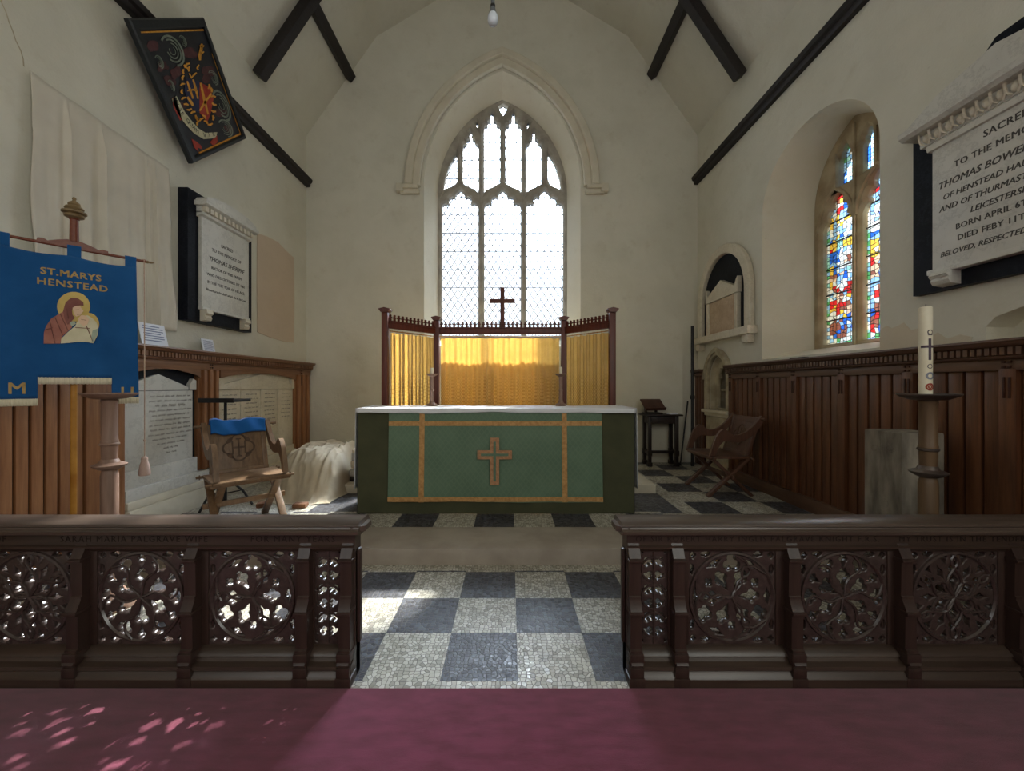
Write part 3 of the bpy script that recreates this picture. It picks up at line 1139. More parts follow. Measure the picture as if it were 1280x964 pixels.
def stained(name, c, half, zb, zt, nu, nv, seed, pf):
    r = random.Random(seed)
    b = MB()
    P = [[(c-half+2*half*i/nu+(r.uniform(-.3, .3)*2*half/nu if 1 < i < nu-1 else 0), zb+(zt-zb)*j/nv+(r.uniform(-.32, .32)*(zt-zb)/nv if 0 < j < nv and 0 < i < nu else 0)) for j in range(nv+1)] for i in range(nu+1)]
    for i in range(nu):
        for j in range(nv):
            q = [P[i][j], P[i+1][j], P[i+1][j+1], P[i][j+1]]
            mx, my = sum(x for x, _ in q)/4, sum(y for _, y in q)/4
            ins = []
            for x, y in q:
                d = sqrt((x-mx)**2+(y-my)**2)
                f = max(0.3, 1-0.0046/d)
                ins.append((mx+(x-mx)*f, my+(y-my)*f))
            k = GK.index(pf((i+0.5)/nu, (j+0.5)/nv, r))
            vo = [b.b.verts.new((x, y, -0.525)) for x, y in q]
            vi = [b.b.verts.new((x, y, -0.525)) for x, y in ins]
            f = b.b.faces.new(vi)
            f.material_index = k
            for a in range(4):
                e = (a+1) % 4
                f = b.b.faces.new((vo[a], vo[e], vi[e], vi[a]))
                f.material_index = len(GK)
    return b.build(name, gm, w2, smooth=False)


tag(stained('stained_pane', LIG[0][0], 0.205, 1.78, 3.42, 9, 40, 3, blobs(3)), 'stained glass light with haloed figure in a crowd')
tag(stained('stained_pane', LIG[1][0], 0.205, 1.78, 3.42, 9, 40, 8, blobs(8)), 'stained glass light partly hidden by the wall edge')
up = lambda s, t, r: r.choice(['lblue', 'white', 'white', 'lblue', 'teal']) if 0.25 < s < 0.8 and t < 0.75 else r.choice(['blue', 'blue', 'lblue', 'green'])
stained('small_stained_pane', -4.14, 0.09, 3.44, 3.88, 4, 12, 5, up)
stained('small_stained_pane', -3.86, 0.09, 3.44, 3.88, 4, 12, 6, up)
b = MB()
for c, h in LIG:
    for q in (2.06, 2.34, 2.62, 2.90, 3.12):
        b.bar((c-0.2, q, -0.52), (c+0.2, q, -0.52), 0.012, 0.012)
b.build('saddle_bars', M['black'], w2)

# --- bare plaster rectangle on the left wall (flush old patch)
b = MB()
pp = [(5.15, 2.04), (5.45, 2.0), (5.75, 1.985), (6.02, 1.995), (6.03, 2.6), (6.02, 3.27), (5.85, 3.30), (5.6, 3.36), (5.35, 3.345), (5.15, 3.31), (5.14, 2.7)]
b.prism(pp, 0.0005, 0.010)
struct(b.build('wall_left_plaster_patch', M['patch'], matrix=FL))

# --- piscina niche set in the wall
pis = thing('piscina_niche', frame_at(FR, 0, 0), None, None)
tag(pis, 'carved stone wall niche with pointed arch and projecting sill behind the folding-leg armchair', 'wall niche')
b = MB()
o1 = pointed(PC, 0.355, 0.98, 1.44, 1.88, 12)
o2 = pointed(PC, 0.26, 1.00, 1.46, 1.78, 12)
b.add_mesh(plate(o1, [o2], 0.06, 0.014, 0.0, 1))
b.add_mesh(plate(band(pointed(PC, 0.358, 0, 1.44, 1.90, 12), pointed(PC, 0.30, 0, 1.44, 1.83, 12)), [], 0.035, 0.012, 0.045, 1))
b.build('arch_surround', M['niche_stone'], pis)
b = MB()
in2 = pointed(PC, 0.235, 1.00, 1.44, 1.73, 12)
b.loft(o2, 0.0, in2, -0.06)
b.loft(in2, -0.06, in2, -0.34)
b.prism(in2, -0.36, -0.34)
b.build('niche_back', M['niche_stone'], pis)
b = MB()
tre = [(PC-0.17, 1.02), (PC+0.17, 1.02)]+[(PC+x, y) for x, y in ((0.17, 1.40), (0.14, 1.46), (0.10, 1.45), (0.135, 1.52), (0.10, 1.60), (0.05, 1.59), (0.0, 1.67), (-0.05, 1.59), (-0.10, 1.60), (-0.135, 1.52), (-0.10, 1.45), (-0.14, 1.46), (-0.17, 1.40))]
b.add_mesh(plate(pointed(PC, 0.25, 1.00, 1.45, 1.75, 12), [tre], 0.05, 0.01, -0.11))
b.build('cusped_arch', M['niche_stone'], pis)
b = MB()
b.box(PC-0.23, PC+0.23, 1.27, 1.30, -0.33, -0.12)
b.build('shelf', M['niche_stone'], pis)
b = MB()
b.sweep([(0, 0.90), (0.05, 0.90), (0.07, 0.93), (0.115, 0.95), (0.12, 1.0), (0, 1.0)], -0.46, 0.46) if False else b.box(PC-0.357, PC+0.357, 0.95, 1.0, -0.02, 0.10, 0.015)
b.box(PC-0.34, PC+0.34, 0.90, 0.95, -0.02, 0.06, 0.015)
b.build('sill', M['pale_stone'], pis)
b = MB()
b.box(PC-0.32, PC+0.32, ZU-0.02, 0.90, 0.001, 0.04, 0.01)
b.build('stone_apron', M['niche_stone'], pis)

# --- old bare patch and crack in the plaster
b = MB()
b.prism([(-3.235, 1.625), (-2.95, 1.625), (-2.60, 1.625), (-2.59, 1.665), (-2.66, 1.69), (-2.74, 1.67), (-2.80, 1.72), (-2.86, 1.70), (-2.93, 1.77), (-2.99, 1.765), (-3.04, 1.83), (-3.09, 1.81), (-3.14, 1.80), (-3.18, 1.825), (-3.236, 1.80)], 0.0005, 0.006)
struct(b.build('wall_right_plaster_patch', M['patch_pale'], matrix=FR))
b = MB()
rc = random.Random(2)
pts = [(2.60+0.012*i*0.35+rc.uniform(-.012, .012)-0.04*sin(i*0.5), 3.95-0.046*i, 0.0) for i in range(11)]
b.tube(pts, 0.004, 5)
struct(b.build('wall_left_crack', M['niche_stone'], matrix=FL))

# ================================================================== wainscot panelling
def dentils(b, p0, p1, q0, q1, n0, n1, pitch, fill=0.62):
    k = int((p1-p0)/pitch)
    for i in range(k):
        a = p0+(p1-p0)*i/k
        b.box(a, a+pitch*fill, q0, q1, n0, n1)


def cornice(parent, p0, p1, top, mat, mat_dark, pitch=0.038):
    b = MB()
    # profile in (q, n) swept along p
    pr = [(top-0.045, 0.0), (top, 0.0), (top, 0.15), (top-0.014, 0.155), (top-0.022, 0.145), (top-0.035, 0.14), (top-0.045, 0.125)]
    m = quad_mat((0, 1, 0), (0, 0, 1), (1, 0, 0), (0, 0, 0))
    b.prism(pr, p0, p1, m)
    b.prism([(top-0.115, 0.0), (top-0.095, 0.0), (top-0.095, 0.10), (top-0.105, 0.105), (top-0.115, 0.095)], p0, p1, m)
    b.build('cornice', mat, parent)
    b = MB()
    b.box(p0, p1, top-0.095, top-0.045, 0.0, 0.085)
    b.build('cornice_backing', mat_dark, parent)
    b = MB()
    dentils(b, p0, p1, top-0.092, top-0.048, 0.085, 0.118, pitch)
    b.build('dentil_course', mat, parent)


def quatre_boss(parent, c, q, n, mat, mdark):
    b = MB()
    for dx in (-1, 1):
        for dy in (-1, 1):
            b.box(c+dx*0.015-0.008, c+dx*0.015+0.008, q+dy*0.015-0.008, q+dy*0.015+0.008, n, n+0.008, 0.002)
    for dx in (-1, 1):
        b.box(c+dx*0.014-0.006, c+dx*0.014+0.006, q-0.20, q-0.075, n, n+0.006, 0.002)
    b.build('carved_mark', mdark, parent)


def boards(name, parent, p0, p1, q0, q1, mat, mdark, nb):
    """one bay of vertical boards with dark grooves between"""
    b = MB()
    b.box(p0, p1, q0, q1, 0.0, 0.028, mi=1)
    w = (p1-p0)/nb
    for i in range(nb):
        b.box(p0+i*w+0.009, p0+(i+1)*w-0.009, q0, q1, 0.02, 0.046, 0.004, mi=0)
    return b.build(name, [mat, mdark], parent)


TOPR = 1.622
FRW, FLW = FR @ Matrix.Translation((0, 0, 0.003)), FL @ Matrix.Translation((0, 0, 0.003))
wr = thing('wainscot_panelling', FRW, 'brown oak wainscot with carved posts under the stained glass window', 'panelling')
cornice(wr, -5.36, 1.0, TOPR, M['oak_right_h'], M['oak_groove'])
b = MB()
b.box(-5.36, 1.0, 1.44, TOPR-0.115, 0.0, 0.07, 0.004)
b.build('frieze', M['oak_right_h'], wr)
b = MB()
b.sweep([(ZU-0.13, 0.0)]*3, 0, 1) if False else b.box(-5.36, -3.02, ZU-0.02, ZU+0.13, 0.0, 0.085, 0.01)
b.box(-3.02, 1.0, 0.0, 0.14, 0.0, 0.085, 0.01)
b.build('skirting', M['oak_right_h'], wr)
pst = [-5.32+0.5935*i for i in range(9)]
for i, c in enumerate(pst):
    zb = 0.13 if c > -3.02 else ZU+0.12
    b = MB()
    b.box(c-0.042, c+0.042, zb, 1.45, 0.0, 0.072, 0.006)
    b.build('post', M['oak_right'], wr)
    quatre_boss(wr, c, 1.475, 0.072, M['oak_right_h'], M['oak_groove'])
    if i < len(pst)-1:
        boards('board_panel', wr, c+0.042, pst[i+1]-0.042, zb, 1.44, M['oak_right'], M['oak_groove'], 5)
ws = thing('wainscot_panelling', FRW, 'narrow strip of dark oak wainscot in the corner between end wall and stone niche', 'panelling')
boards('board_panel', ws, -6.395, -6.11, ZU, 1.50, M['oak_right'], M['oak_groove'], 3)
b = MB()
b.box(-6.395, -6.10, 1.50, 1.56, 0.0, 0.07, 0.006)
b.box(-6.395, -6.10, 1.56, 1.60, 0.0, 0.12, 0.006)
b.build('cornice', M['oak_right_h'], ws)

TOPL = 1.705
wl = thing('wainscot_panelling', FLW, 'golden oak wainscot with dentil cornice framing the marble wall tablets', 'panelling')
cornice(wl, -2.0, 6.385, TOPL, M['oak_h'], M['oak_groove'])
b = MB()
b.box(-2.0, 6.385, 1.515, TOPL-0.115, 0.0, 0.075, 0.004)
b.build('frieze', M['oak_h'], wl)


def spandrel(p0, p1, q_sp, q_pk, q_top):
    c = (p0+p1)/2
    pts = [(p0, q_top), (p0, q_sp)]
    for i in range(0, 13):
        t = i/12
        x = p0+(p1-p0)*t
        s = min(t, 1-t)*2
        pts.append((x, q_sp+(q_pk-q_sp)*min(1.0, (s*1.25)**0.6)))
    pts += [(p1, q_sp), (p1, q_top)]
    return pts


for p0, p1 in ((3.30, 4.12), (4.40, 5.95)):
    b = MB()
    b.prism(spandrel(p0, p1, 1.43, 1.505, 1.52)[::-1], 0.056, 0.074)
    b.build('arched_head', M['oak_h'], wl)
for p0, p1 in ((4.12, 4.40), (5.95, 6.385)):
    b = MB()
    w = p1-p0
    b.box(p0, p1, 0.475 if p0 < 5 else ZU, 1.515, 0.0, 0.05, 0.004)
    for k in range(3):
        a = p0+w*(0.12+0.30*k)
        b.box(a, a+w*0.17, 0.475 if p0 < 5 else ZU, 1.515, 0.04, 0.085, 0.012)
    b.build('moulded_post', M['oak'], wl)
b = MB()
b.box(3.02, 3.30, 0.0, 1.515, 0.0, 0.06, 0.006)
b.box(3.24, 3.30, 0.0, 1.515, 0.05, 0.085, 0.012)
b.build('moulded_post', M['oak'], wl)
for p0, p1, nb in ((2.42, 3.02, 7), (1.7, 2.34, 7), (0.9, 1.62, 7)):
    boards('board_panel', wl, p0, p1, 0.0, 1.515, M['oak'], M['oak_groove'], nb)
for c in (2.38, 1.66):
    b = MB()
    b.box(c-0.04, c+0.04, 0.0, 1.515, 0.0, 0.072, 0.006)
    b.build('post', M['oak'], wl)
for c in (2.38, 3.27, 4.26, 6.1):
    quatre_boss(wl, c, 1.555, 0.075, M['oak_h'], M['oak_groove'])

# marble tablets standing in the panelling
mt = thing('inscribed_monument', FLW, 'grey marble inscribed monument with black arched surround beside the tall pale candle stand', 'wall monument')
b = MB()
b.box(3.312, 4.11, 0.5, 1.50, 0.001, 0.012)
tag(b.build('black_surround', M['black_slate'], mt, smooth=False), 'black surround')
b = MB()
b.box(3.312, 4.06, 0.62, 1.30, 0.012, 0.035, 0.004)
b.build('inscribed_slab', M['marble'], mt)
b = MB()
b.prism([(3.312, 1.305), (4.0, 1.305), (4.0, 1.335), (3.66, 1.455), (3.312, 1.34)], 0.012, 0.04)
b.build('pediment', M['marble'], mt)
for c in (4.05, 3.365):
    b = MB()
    b.prism([(c-0.04+0.0, 1.305), (c+0.04, 1.305), (c+0.04, 1.40), (c+0.0, 1.42), (c-0.04, 1.36)], 0.012, 0.05)
    b.build('ear_block', M['marble'], mt)
b = MB()
b.box(3.312, 4.11, 0.47, 0.62, 0.0, 0.045, 0.006)
b.box(3.312, 4.30, 0.37, 0.47, 0.0, 0.075, 0.01)
b.build('base_moulding', M['marble'], mt)
b = MB()
b.box(3.312, 4.385, ZU-0.02, 0.30, 0.0, 0.11, 0.01)
b.box(3.312, 4.385, 0.30, 0.37, 0.0, 0.095, 0.02)
b.build('plinth', M['pale_stone'], mt)
r2 = random.Random(4)


def scribble(name, rows, mat, parent, n):
    """worn, unreadable lines of script: (p centre, q, width, x-height)"""
    b = MB()
    for pc, q, w, h in rows:
        x = pc-w/2
        while x < pc+w/2:
            L = r2.uniform(0.03, 0.09)
            pts = []
            k = max(3, int(L/0.008))
            for i in range(k+1):
                pts.append((min(x+L*i/k, pc+w/2+0.01), q+(h/2 if i % 2 else -h/2)*r2.uniform(0.4, 1.0), n))
            b.tube(pts, 0.0022, 4)
            x += L+r2.uniform(0.012, 0.022)
    return b.build(name, mat, parent, smooth=False)


rows = [(3.80, 1.25-0.044*i, w, 0.02 if i != 2 else 0.03) for i, w in enumerate((.44, .46, .34, .46, .40, .44, .46, .44, .48, .40, .30, .16, .10))]
scribble('inscription', rows, M['letter_faint'], mt, 0.036)

mt2 = thing('inscribed_monument', FLW, 'cream marble monument of four inscribed panels under a low pediment near the end wall', 'wall monument')
b = MB()
b.box(4.402, 5.945, 0.5, 1.50, 0.001, 0.012)
b.build('back_slab', M['marble_warm'], mt2)
for i in range(4):
    a = 4.41+0.382*i
    b = MB()
    b.box(a+0.004, a+0.378, 0.485, 1.30, 0.012, 0.03, 0.003)
    b.build('inscribed_panel', M['marble_warm'], mt2)
b = MB()
b.prism([(4.47, 1.305), (5.88, 1.305), (5.88, 1.36), (5.16, 1.495), (4.47, 1.36)], 0.012, 0.045)
b.build('pediment', M['marble_warm'], mt2)
for c, s in ((4.44, 1), (5.91, -1)):
    b = MB()
    pts = [(c-0.035, 1.305), (c+0.035, 1.305), (c+0.035, 1.40), (c+0.02, 1.45), (c-0.01, 1.47), (c-0.035, 1.45)]
    b.prism(pts, 0.012, 0.05)
    b.build('ear_block', M['marble_warm'], mt2)
b = MB()
b.box(4.402, 5.945, 0.42, 0.485, 0.0, 0.05, 0.008)
b.box(4.402, 5.945, ZU, 0.30, 0.0, 0.10, 0.012)
b.box(4.402, 5.945, 0.30, 0.42, 0.0, 0.08, 0.012)
b.build('base_moulding', M['marble_warm'], mt2)
rows = [(4.60+0.382*i, 1.24-0.055*k, r2.uniform(0.18, 0.26), 0.018) for i, nr in enumerate((10, 6, 7, 7)) for k in range(nr)]
scribble('inscription', rows, M['letter_faint'], mt2, 0.031)

# ================================================================== wall memorials
# left: white tablet on black slate
ml = thing('memorial_tablet', FL, 'white marble memorial tablet with dentilled cornice on black slate, beside the hung sheet', 'memorial tablet')
b = MB()
b.box(3.923, 4.892, 1.995, 3.30, 0.002, 0.10, 0.006)
tag(b.build('slate_backing', M['black_slate'], ml), 'black slate backing')
b = MB()
b.box(4.054, 4.784, 2.14, 3.07, 0.10, 0.135, 0.004)
b.box(4.05, 4.79, 2.125, 2.15, 0.10, 0.15, 0.004)
b.build('tablet', M['marble'], ml)
b = MB()
m = quad_mat((0, 1, 0), (0, 0, 1), (1, 0, 0), (0, 0, 0))
b.prism([(3.06, 0.10), (3.085, 0.16), (3.11, 0.165), (3.11, 0.10)], 4.03, 4.81, m)
b.prism([(3.165, 0.10), (3.165, 0.20), (3.18, 0.225), (3.21, 0.23), (3.21, 0.10)], 4.0, 4.83, m)
b.box(4.03, 4.80, 3.10, 3.17, 0.10, 0.15)
b.build('cornice', M['marble'], ml)
b = MB()
dentils(b, 4.035, 4.80, 3.112, 3.162, 0.15, 0.195, 0.062, 0.6)
b.build('dentil_course', M['marble_warm'], ml)
b = MB()
pts = [(4.02, 3.21), (4.82, 3.21)]+[(4.42+0.40*cos(pi*i/12), 3.225+0.085*sin(pi*i/12)) for i in range(13)]
b.prism(pts, 0.10, 0.21)
b.build('pediment', M['marble'], ml)
for c in (4.12, 4.72):
    b = MB()
    b.prism([(2.13, 0.10), (2.13, 0.17), (2.09, 0.175), (2.07, 0.15), (2.045, 0.16), (2.02, 0.15), (2.01, 0.10)], c-0.045, c+0.045, m)
    b.build('console_bracket', M['marble_warm'], ml)
lettering('inscription', [('SACRED', 4.42, 2.86, 0.050), ('TO THE MEMORY OF', 4.42, 2.775, 0.048), ('THOMAS SHERIFFE', 4.42, 2.675, 0.066, 1.0, 0.3), ('RECTOR OF THIS PARISH', 4.42, 2.585, 0.042), ('WHO DIED OCTOBER 1ST 1861', 4.42, 2.505, 0.042), ('IN THE 71ST YEAR OF HIS AGE.', 4.42, 2.425, 0.042), ('Blessed are the dead which die in the Lord', 4.42, 2.345, 0.036, 1.0, 0.3)], M['letter'], ml, 0.1355, 0.001)

# right: big pedimented tablet, runs out of the picture
mr = thing('memorial_tablet', FR, 'large white memorial with egg-and-dart cornice and pediment on black slate, above the tall white candle', 'memorial tablet')
b = MB()
b.prism([(-2.915, 2.0), (-1.75, 2.0), (-1.75, 3.12), (-2.08, 3.30), (-2.25, 3.46), (-2.42, 3.46), (-2.585, 3.30), (-2.915, 3.12)], 0.002, 0.06)
tag(b.build('slate_backing', M['black_slate'], mr, smooth=False), 'black slate backing')
b = MB()
b.box(-2.745, -1.92, 2.13, 3.0, 0.06, 0.10, 0.004)
b.box(-2.76, -1.905, 2.105, 2.14, 0.06, 0.125, 0.006)
b.build('tablet', M['marble'], mr)
b = MB()
b.prism([(2.95, 0.06), (2.955, 0.12), (2.985, 0.13), (3.0, 0.12), (3.0, 0.06)], -2.76, -1.90, m)
b.box(-2.80, -1.86, 3.0, 3.09, 0.06, 0.13, 0.004)
b.prism([(3.085, 0.06), (3.085, 0.19), (3.105, 0.215), (3.14, 0.22), (3.14, 0.06)], -2.87, -1.79, m)
b.build('cornice', M['marble'], mr)
b = MB()
k = 13
for i in range(k):
    c = -2.78+0.90*(i+0.5)/k
    prof_e = [(0.0, 0.040), (0.018, 0.034), (0.028, 0.018), (0.030, 0.0), (0.024, -0.022), (0.012, -0.036), (0.0, -0.040)]
    b.lathe([(r_, z_) for r_, z_ in prof_e[::-1]], 10, (0, 0, 0), Matrix.Translation((c, 3.045, 0.132)) @ Matrix.Scale(0.82, 4) @ Matrix.Rotation(-pi/2, 4, 'X'))
    for s in (-1, 1):
        b.tube([(c+s*0.012, 3.005, 0.14), (c+s*0.031, 3.025, 0.15), (c+s*0.033, 3.06, 0.158), (c+s*0.031, 3.084, 0.16)], 0.006, 5)
b.build('egg_moulding', M['marble_warm'], mr)
b = MB()
b.prism([(-2.87, 3.14), (-1.79, 3.14), (-1.79, 3.165), (-2.0, 3.27), (-2.33, 3.345), (-2.66, 3.27), (-2.87, 3.165)], 0.06, 0.17)
b.build('pediment', M['marble'], mr)
for c in (-2.66, -2.0):
    b = MB()
    b.prism([(2.11, 0.06), (2.11, 0.15), (2.085, 0.16), (2.07, 0.14), (2.05, 0.145), (2.025, 0.13), (2.015, 0.06)], c-0.055, c+0.055, m)
    b.tube([(c-0.057, 2.085, 0.135), (c+0.057, 2.085, 0.135)], 0.02, 10)
    b.build('console_bracket', M['marble'], mr)
lettering('inscription', [('SACRED', -2.335, 2.885, 0.060, 1.05), ('TO THE MEMORY OF', -2.335, 2.79, 0.056, 1.05), ('THOMAS BOWEN SHERIFFE', -2.335, 2.69, 0.062, 1.0, 0.25, 0.98), ('OF HENSTEAD HALL, SUFFOLK', -2.335, 2.605, 0.050, 1.0, 0.2), ('AND OF THURMASTON LODGE,', -2.335, 2.53, 0.050, 1.0, 0.2), ('LEICESTERSHIRE.', -2.335, 2.455, 0.050, 1.0, 0.2), ('BORN APRIL 6TH 1801.', -2.335, 2.38, 0.050, 1.05), ('DIED FEBY 11TH 1876.', -2.335, 2.305, 0.050, 1.05), ('BELOVED, RESPECTED, LAMENTED.', -2.335, 2.225, 0.046, 1.0, 0.25)], M['letter'], mr, 0.1005, 0.001)

# round-arched memorial in the far right corner
ma = thing('arched_memorial', FR, 'round-arched white stone memorial with black recess and pedimented tablet above the wall niche', 'memorial')
AC = -5.58
hw = 0.69
ao = elliptic(AC, hw, 2.06, 2.58, 3.30, 14)
ai = elliptic(AC, hw-0.13, 2.06, 2.58, 3.17, 14)
plate_obj('arch_frame', ao, [ai], 0.07, M['marble_warm'], ma, 0.012, 0.001)
b = MB()
b.prism(ai, 0.001, 0.012)
tag(b.build('black_field', M['black_slate'], ma, smooth=False), 'black slate field')
b = MB()
b.box(AC-0.74, AC+0.74, 1.985, 2.085, 0.0, 0.13, 0.015)
b.build('sill', M['marble_warm'], ma)
for c in (AC-0.62, AC+0.62):
    b = MB()
    b.box(c-0.06, c+0.06, 1.88, 1.99, 0.0, 0.10, 0.02)
    b.build('corbel', M['marble_warm'], ma)
b = MB()
b.box(AC-0.34, AC+0.34, 2.085, 2.56, 0.012, 0.05, 0.004)
b.build('inscribed_slab', M['marble_pink'], ma)
for s in (-1, 1):
    b = MB()
    b.box(AC+s*0.37-0.035, AC+s*0.37+0.035, 2.085, 2.56, 0.012, 0.065, 0.004)
    b.build('pilaster', M['marble_warm'], ma)
b = MB()
b.prism([(AC-0.42, 2.565), (AC+0.42, 2.565), (AC+0.42, 2.77), (AC+0.39, 2.74), (AC+0.35, 2.66), (AC, 2.82), (AC-0.35, 2.66), (AC-0.39, 2.74), (AC-0.42, 2.77)], 0.012, 0.07)
b.build('pediment', M['marble_warm'], ma, smooth=False)

# ================================================================== hatchment
ha = thing('hatchment', FL, 'diamond-shaped black framed heraldic painting with coat of arms hung high on the wall', 'painting')
HC, HA, HB = Vector((3.955, 4.28)), Vector((0.723, -0.04)), Vector((0.07, 0.775))


def hp(a, c):
    v = HC+HA*a+HB*c
    return (v.x, v.y)


# local square axes: e1 runs along the upper edge, e2 down the side
def hs(s, t):
    """s,t in -1..1 over the square board: (-1,1) left corner, (1,1) top corner, (1,-1) right corner"""
    return hp((s-t)/2, (s+t)/2)


def hposs(pts):
    q = [hs(*p) for p in pts]
    return q if area2(q) > 0 else q[::-1]


plate_obj('frame', hposs([(-1, -1), (1, -1), (1, 1), (-1, 1)]), [hposs([(-.86, -.92), (.925, -.92), (.925, .86), (-.86, .86)])], 0.06, M['hatch_frame'], ha, 0.012, 0.125)
b = MB()
b.prism(hposs([(-.95, -.95), (.95, -.95), (.95, .95), (-.95, .95)]), 0.128, 0.15)
b.build('painted_board', M['hatch'], ha, smooth=False)


def hx(x, y):
    """detail picture of the painting -> its board plane"""
    u, v = 140+x/4.589, 10+y/4.589
    Y = (XL+0.152)*500/(u-638)
    return (Y, 1.35+(482-v)*Y/500)


def hpoly(pts):
    q = [hx(*p) for p in pts]
    return q if area2(q) > 0 else q[::-1]


def dshape(name, polys, mat, n):
    b = MB()
    for p in polys:
        b.add_mesh(plate(hpoly(p), [], 0.003, 0, n))
    return b.build(name, mat, ha, smooth=False, fix=False)


def hring(cx, cy, r0, r1, a0, a1, ex=0.72, tilt=0.35, n=14):
    def P(r, a):
        x, y = r*cos(a)*ex, r*sin(a)
        return (cx+x*cos(tilt)-y*sin(tilt)*-1, cy+x*sin(tilt)*-1*0+y)
    return [P(r1, a0+(a1-a0)*i/n) for i in range(n+1)]+[P(r0, a0+(a1-a0)*i/n) for i in range(n, -1, -1)]


def hblob(cx, cy, r, seed):
    rb = random.Random(seed)
    cs = [(0, 0, .6)]+[(rb.uniform(-.6, .6), rb.uniform(-.6, .6), rb.uniform(.25, .45)) for _ in range(5)]
    return star(cs, cx, cy, 26, rb.uniform(0, 6), r)


def stroke(pts, w):
    """tapering brush stroke along a polyline"""
    L, Rr = [], []
    n = len(pts)
    for i, p in enumerate(pts):
        q0, q1 = pts[max(0, i-1)], pts[min(n-1, i+1)]
        dx, dy = q1[0]-q0[0], q1[1]-q0[1]
        d = max(1e-6, sqrt(dx*dx+dy*dy))
        k = w*(0.35+0.65*sin(pi*(i+0.5)/n))
        L.append((p[0]-dy/d*k, p[1]+dx/d*k))
        Rr.append((p[0]+dy/d*k, p[1]-dx/d*k))
    return L+Rr[::-1]


# thin gilt fillet on the frame's sight edge
b = MB()
for p0, p1 in (((150, 140), (530, 126)), ((530, 126), (740, 720)), ((740, 720), (500, 832))):
    dx, dy = p1[0]-p0[0], p1[1]-p0[1]
    d = sqrt(dx*dx+dy*dy)
    nx, ny = -dy/d*5, dx/d*5
    b.add_mesh(plate(hpoly([(p0[0]+nx, p0[1]+ny), (p1[0]+nx, p1[1]+ny), (p1[0]-nx, p1[1]-ny), (p0[0]-nx, p0[1]-ny)]), [], 0.005, 0, 0.150))
b.build('gilt_line', M['h_gold'], ha, smooth=False, fix=False)
mar = [hblob(x, y, r, i) for i, (x, y, r) in enumerate(((238, 215, 48), (440, 255, 52), (290, 330, 40), (560, 360, 46), (620, 600, 40), (330, 420, 40), (370, 370, 44), (540, 410, 36), (670, 690, 34), (390, 560, 34)))]
dshape('mantling_lining', mar, M['h_maroon'], 0.1505)
gr = []
for (cx, cy, r, e) in ((345, 245, 92, .72), (270, 310, 40, .6), (628, 560, 92, .5), (580, 400, 44, .6), (405, 190, 34, .6), (650, 690, 52, .8), (340, 445, 34, .5)):
    for k in range(4):
        rr = r*(1-0.24*k)
        gr.append(hring(cx, cy, rr*0.86, rr, -2.4+0.5*k, 1.6+0.7*k, e))
dshape('mantling', gr, M['h_grey'], 0.153)
dshape('shield_blue', [[(420, 400), (500, 420), (500, 600), (470, 590), (430, 540), (415, 470)]], M['h_blue'], 0.153)
dshape('shield_red', [[(500, 425), (560, 455), (580, 520), (565, 600), (545, 655), (500, 600)]], M['h_red'], 0.153)
gold = [stroke([(505, 430), (525, 520), (548, 610)], 7), stroke([(568, 490), (530, 540), (500, 590)], 7),
        stroke([(428, 420), (445, 470), (462, 520)], 6), stroke([(462, 410), (476, 460), (490, 520)], 6), stroke([(430, 475), (462, 468), (490, 478)], 5),
        stroke([(430, 510), (450, 540), (462, 560)], 8), stroke([(440, 375), (452, 400), (470, 380), (482, 372)], 6)]
rg = random.Random(5)
edge = [(420, 335), (408, 365), (405, 400), (402, 440), (400, 480), (408, 520), (422, 555), (440, 580), (462, 600), (484, 625), (510, 640), (535, 655), (560, 665), (575, 630), (580, 590), (584, 550), (578, 510), (566, 470), (552, 450), (430, 325), (440, 350), (482, 640), (490, 660), (525, 625)]
for i, (x, y) in enumerate(edge):
    a = rg.uniform(0, 6.28)
    gold.append(stroke([(x-14*cos(a), y-14*sin(a)), (x+5*sin(a), y-5*cos(a)), (x+14*cos(a), y+14*sin(a))], 6))
gold += [stroke([(512, 205), (508, 240), (500, 275), (502, 300)], 9), stroke([(500, 215), (515, 225), (525, 215)], 5), stroke([(497, 255), (512, 262), (524, 250)], 5), stroke([(495, 325), (485, 345), (492, 355)], 5)]
dshape('gold_charges', gold, M['h_gold'], 0.156)
rib_c = [(355, 510), (375, 560), (402, 610), (440, 660), (480, 705), (530, 735), (590, 725)]
dshape('motto_ribbon', [[(342, 522), (360, 572), (388, 625), (427, 674), (470, 720), (525, 752), (594, 746), (602, 712), (535, 716), (492, 690), (453, 645), (416, 597), (390, 548), (368, 505)]], M['h_cream'], 0.153)
dshape('ribbon_ends', [[(345, 515), (365, 510), (400, 640), (388, 645), (352, 570)], [(560, 770), (600, 730), (604, 770), (580, 790)], [(455, 750), (480, 765), (510, 790), (515, 810), (490, 800), (495, 825), (470, 800)]], M['h_red'], 0.153)
b = MB()
chars = 'IN SE QUAM VIR'
for i, ch in enumerate(chars):
    t_ = (i+0.6)/len(chars)*(len(rib_c)-1)
    k = min(int(t_), len(rib_c)-2)
    f_ = t_-k
    x = rib_c[k][0]+(rib_c[k+1][0]-rib_c[k][0])*f_+1
    y = rib_c[k][1]+(rib_c[k+1][1]-rib_c[k][1])*f_-3
    p0, p1 = hx(x, y), hx(x+(rib_c[k+1][0]-rib_c[k][0])*0.1, y+(rib_c[k+1][1]-rib_c[k][1])*0.1)
    an = math.atan2(p1[1]-p0[1], p1[0]-p0[0])
    b.add_mesh(text_mesh(ch, 0.055, 0.001), Matrix.Translation((*p0, 0.1565)) @ Matrix.Rotation(an, 4, 'Z'))
b.build('motto_lettering', M['hatch'], ha, smooth=False)

# ================================================================== hung sheet, papers on the left
b = MB()


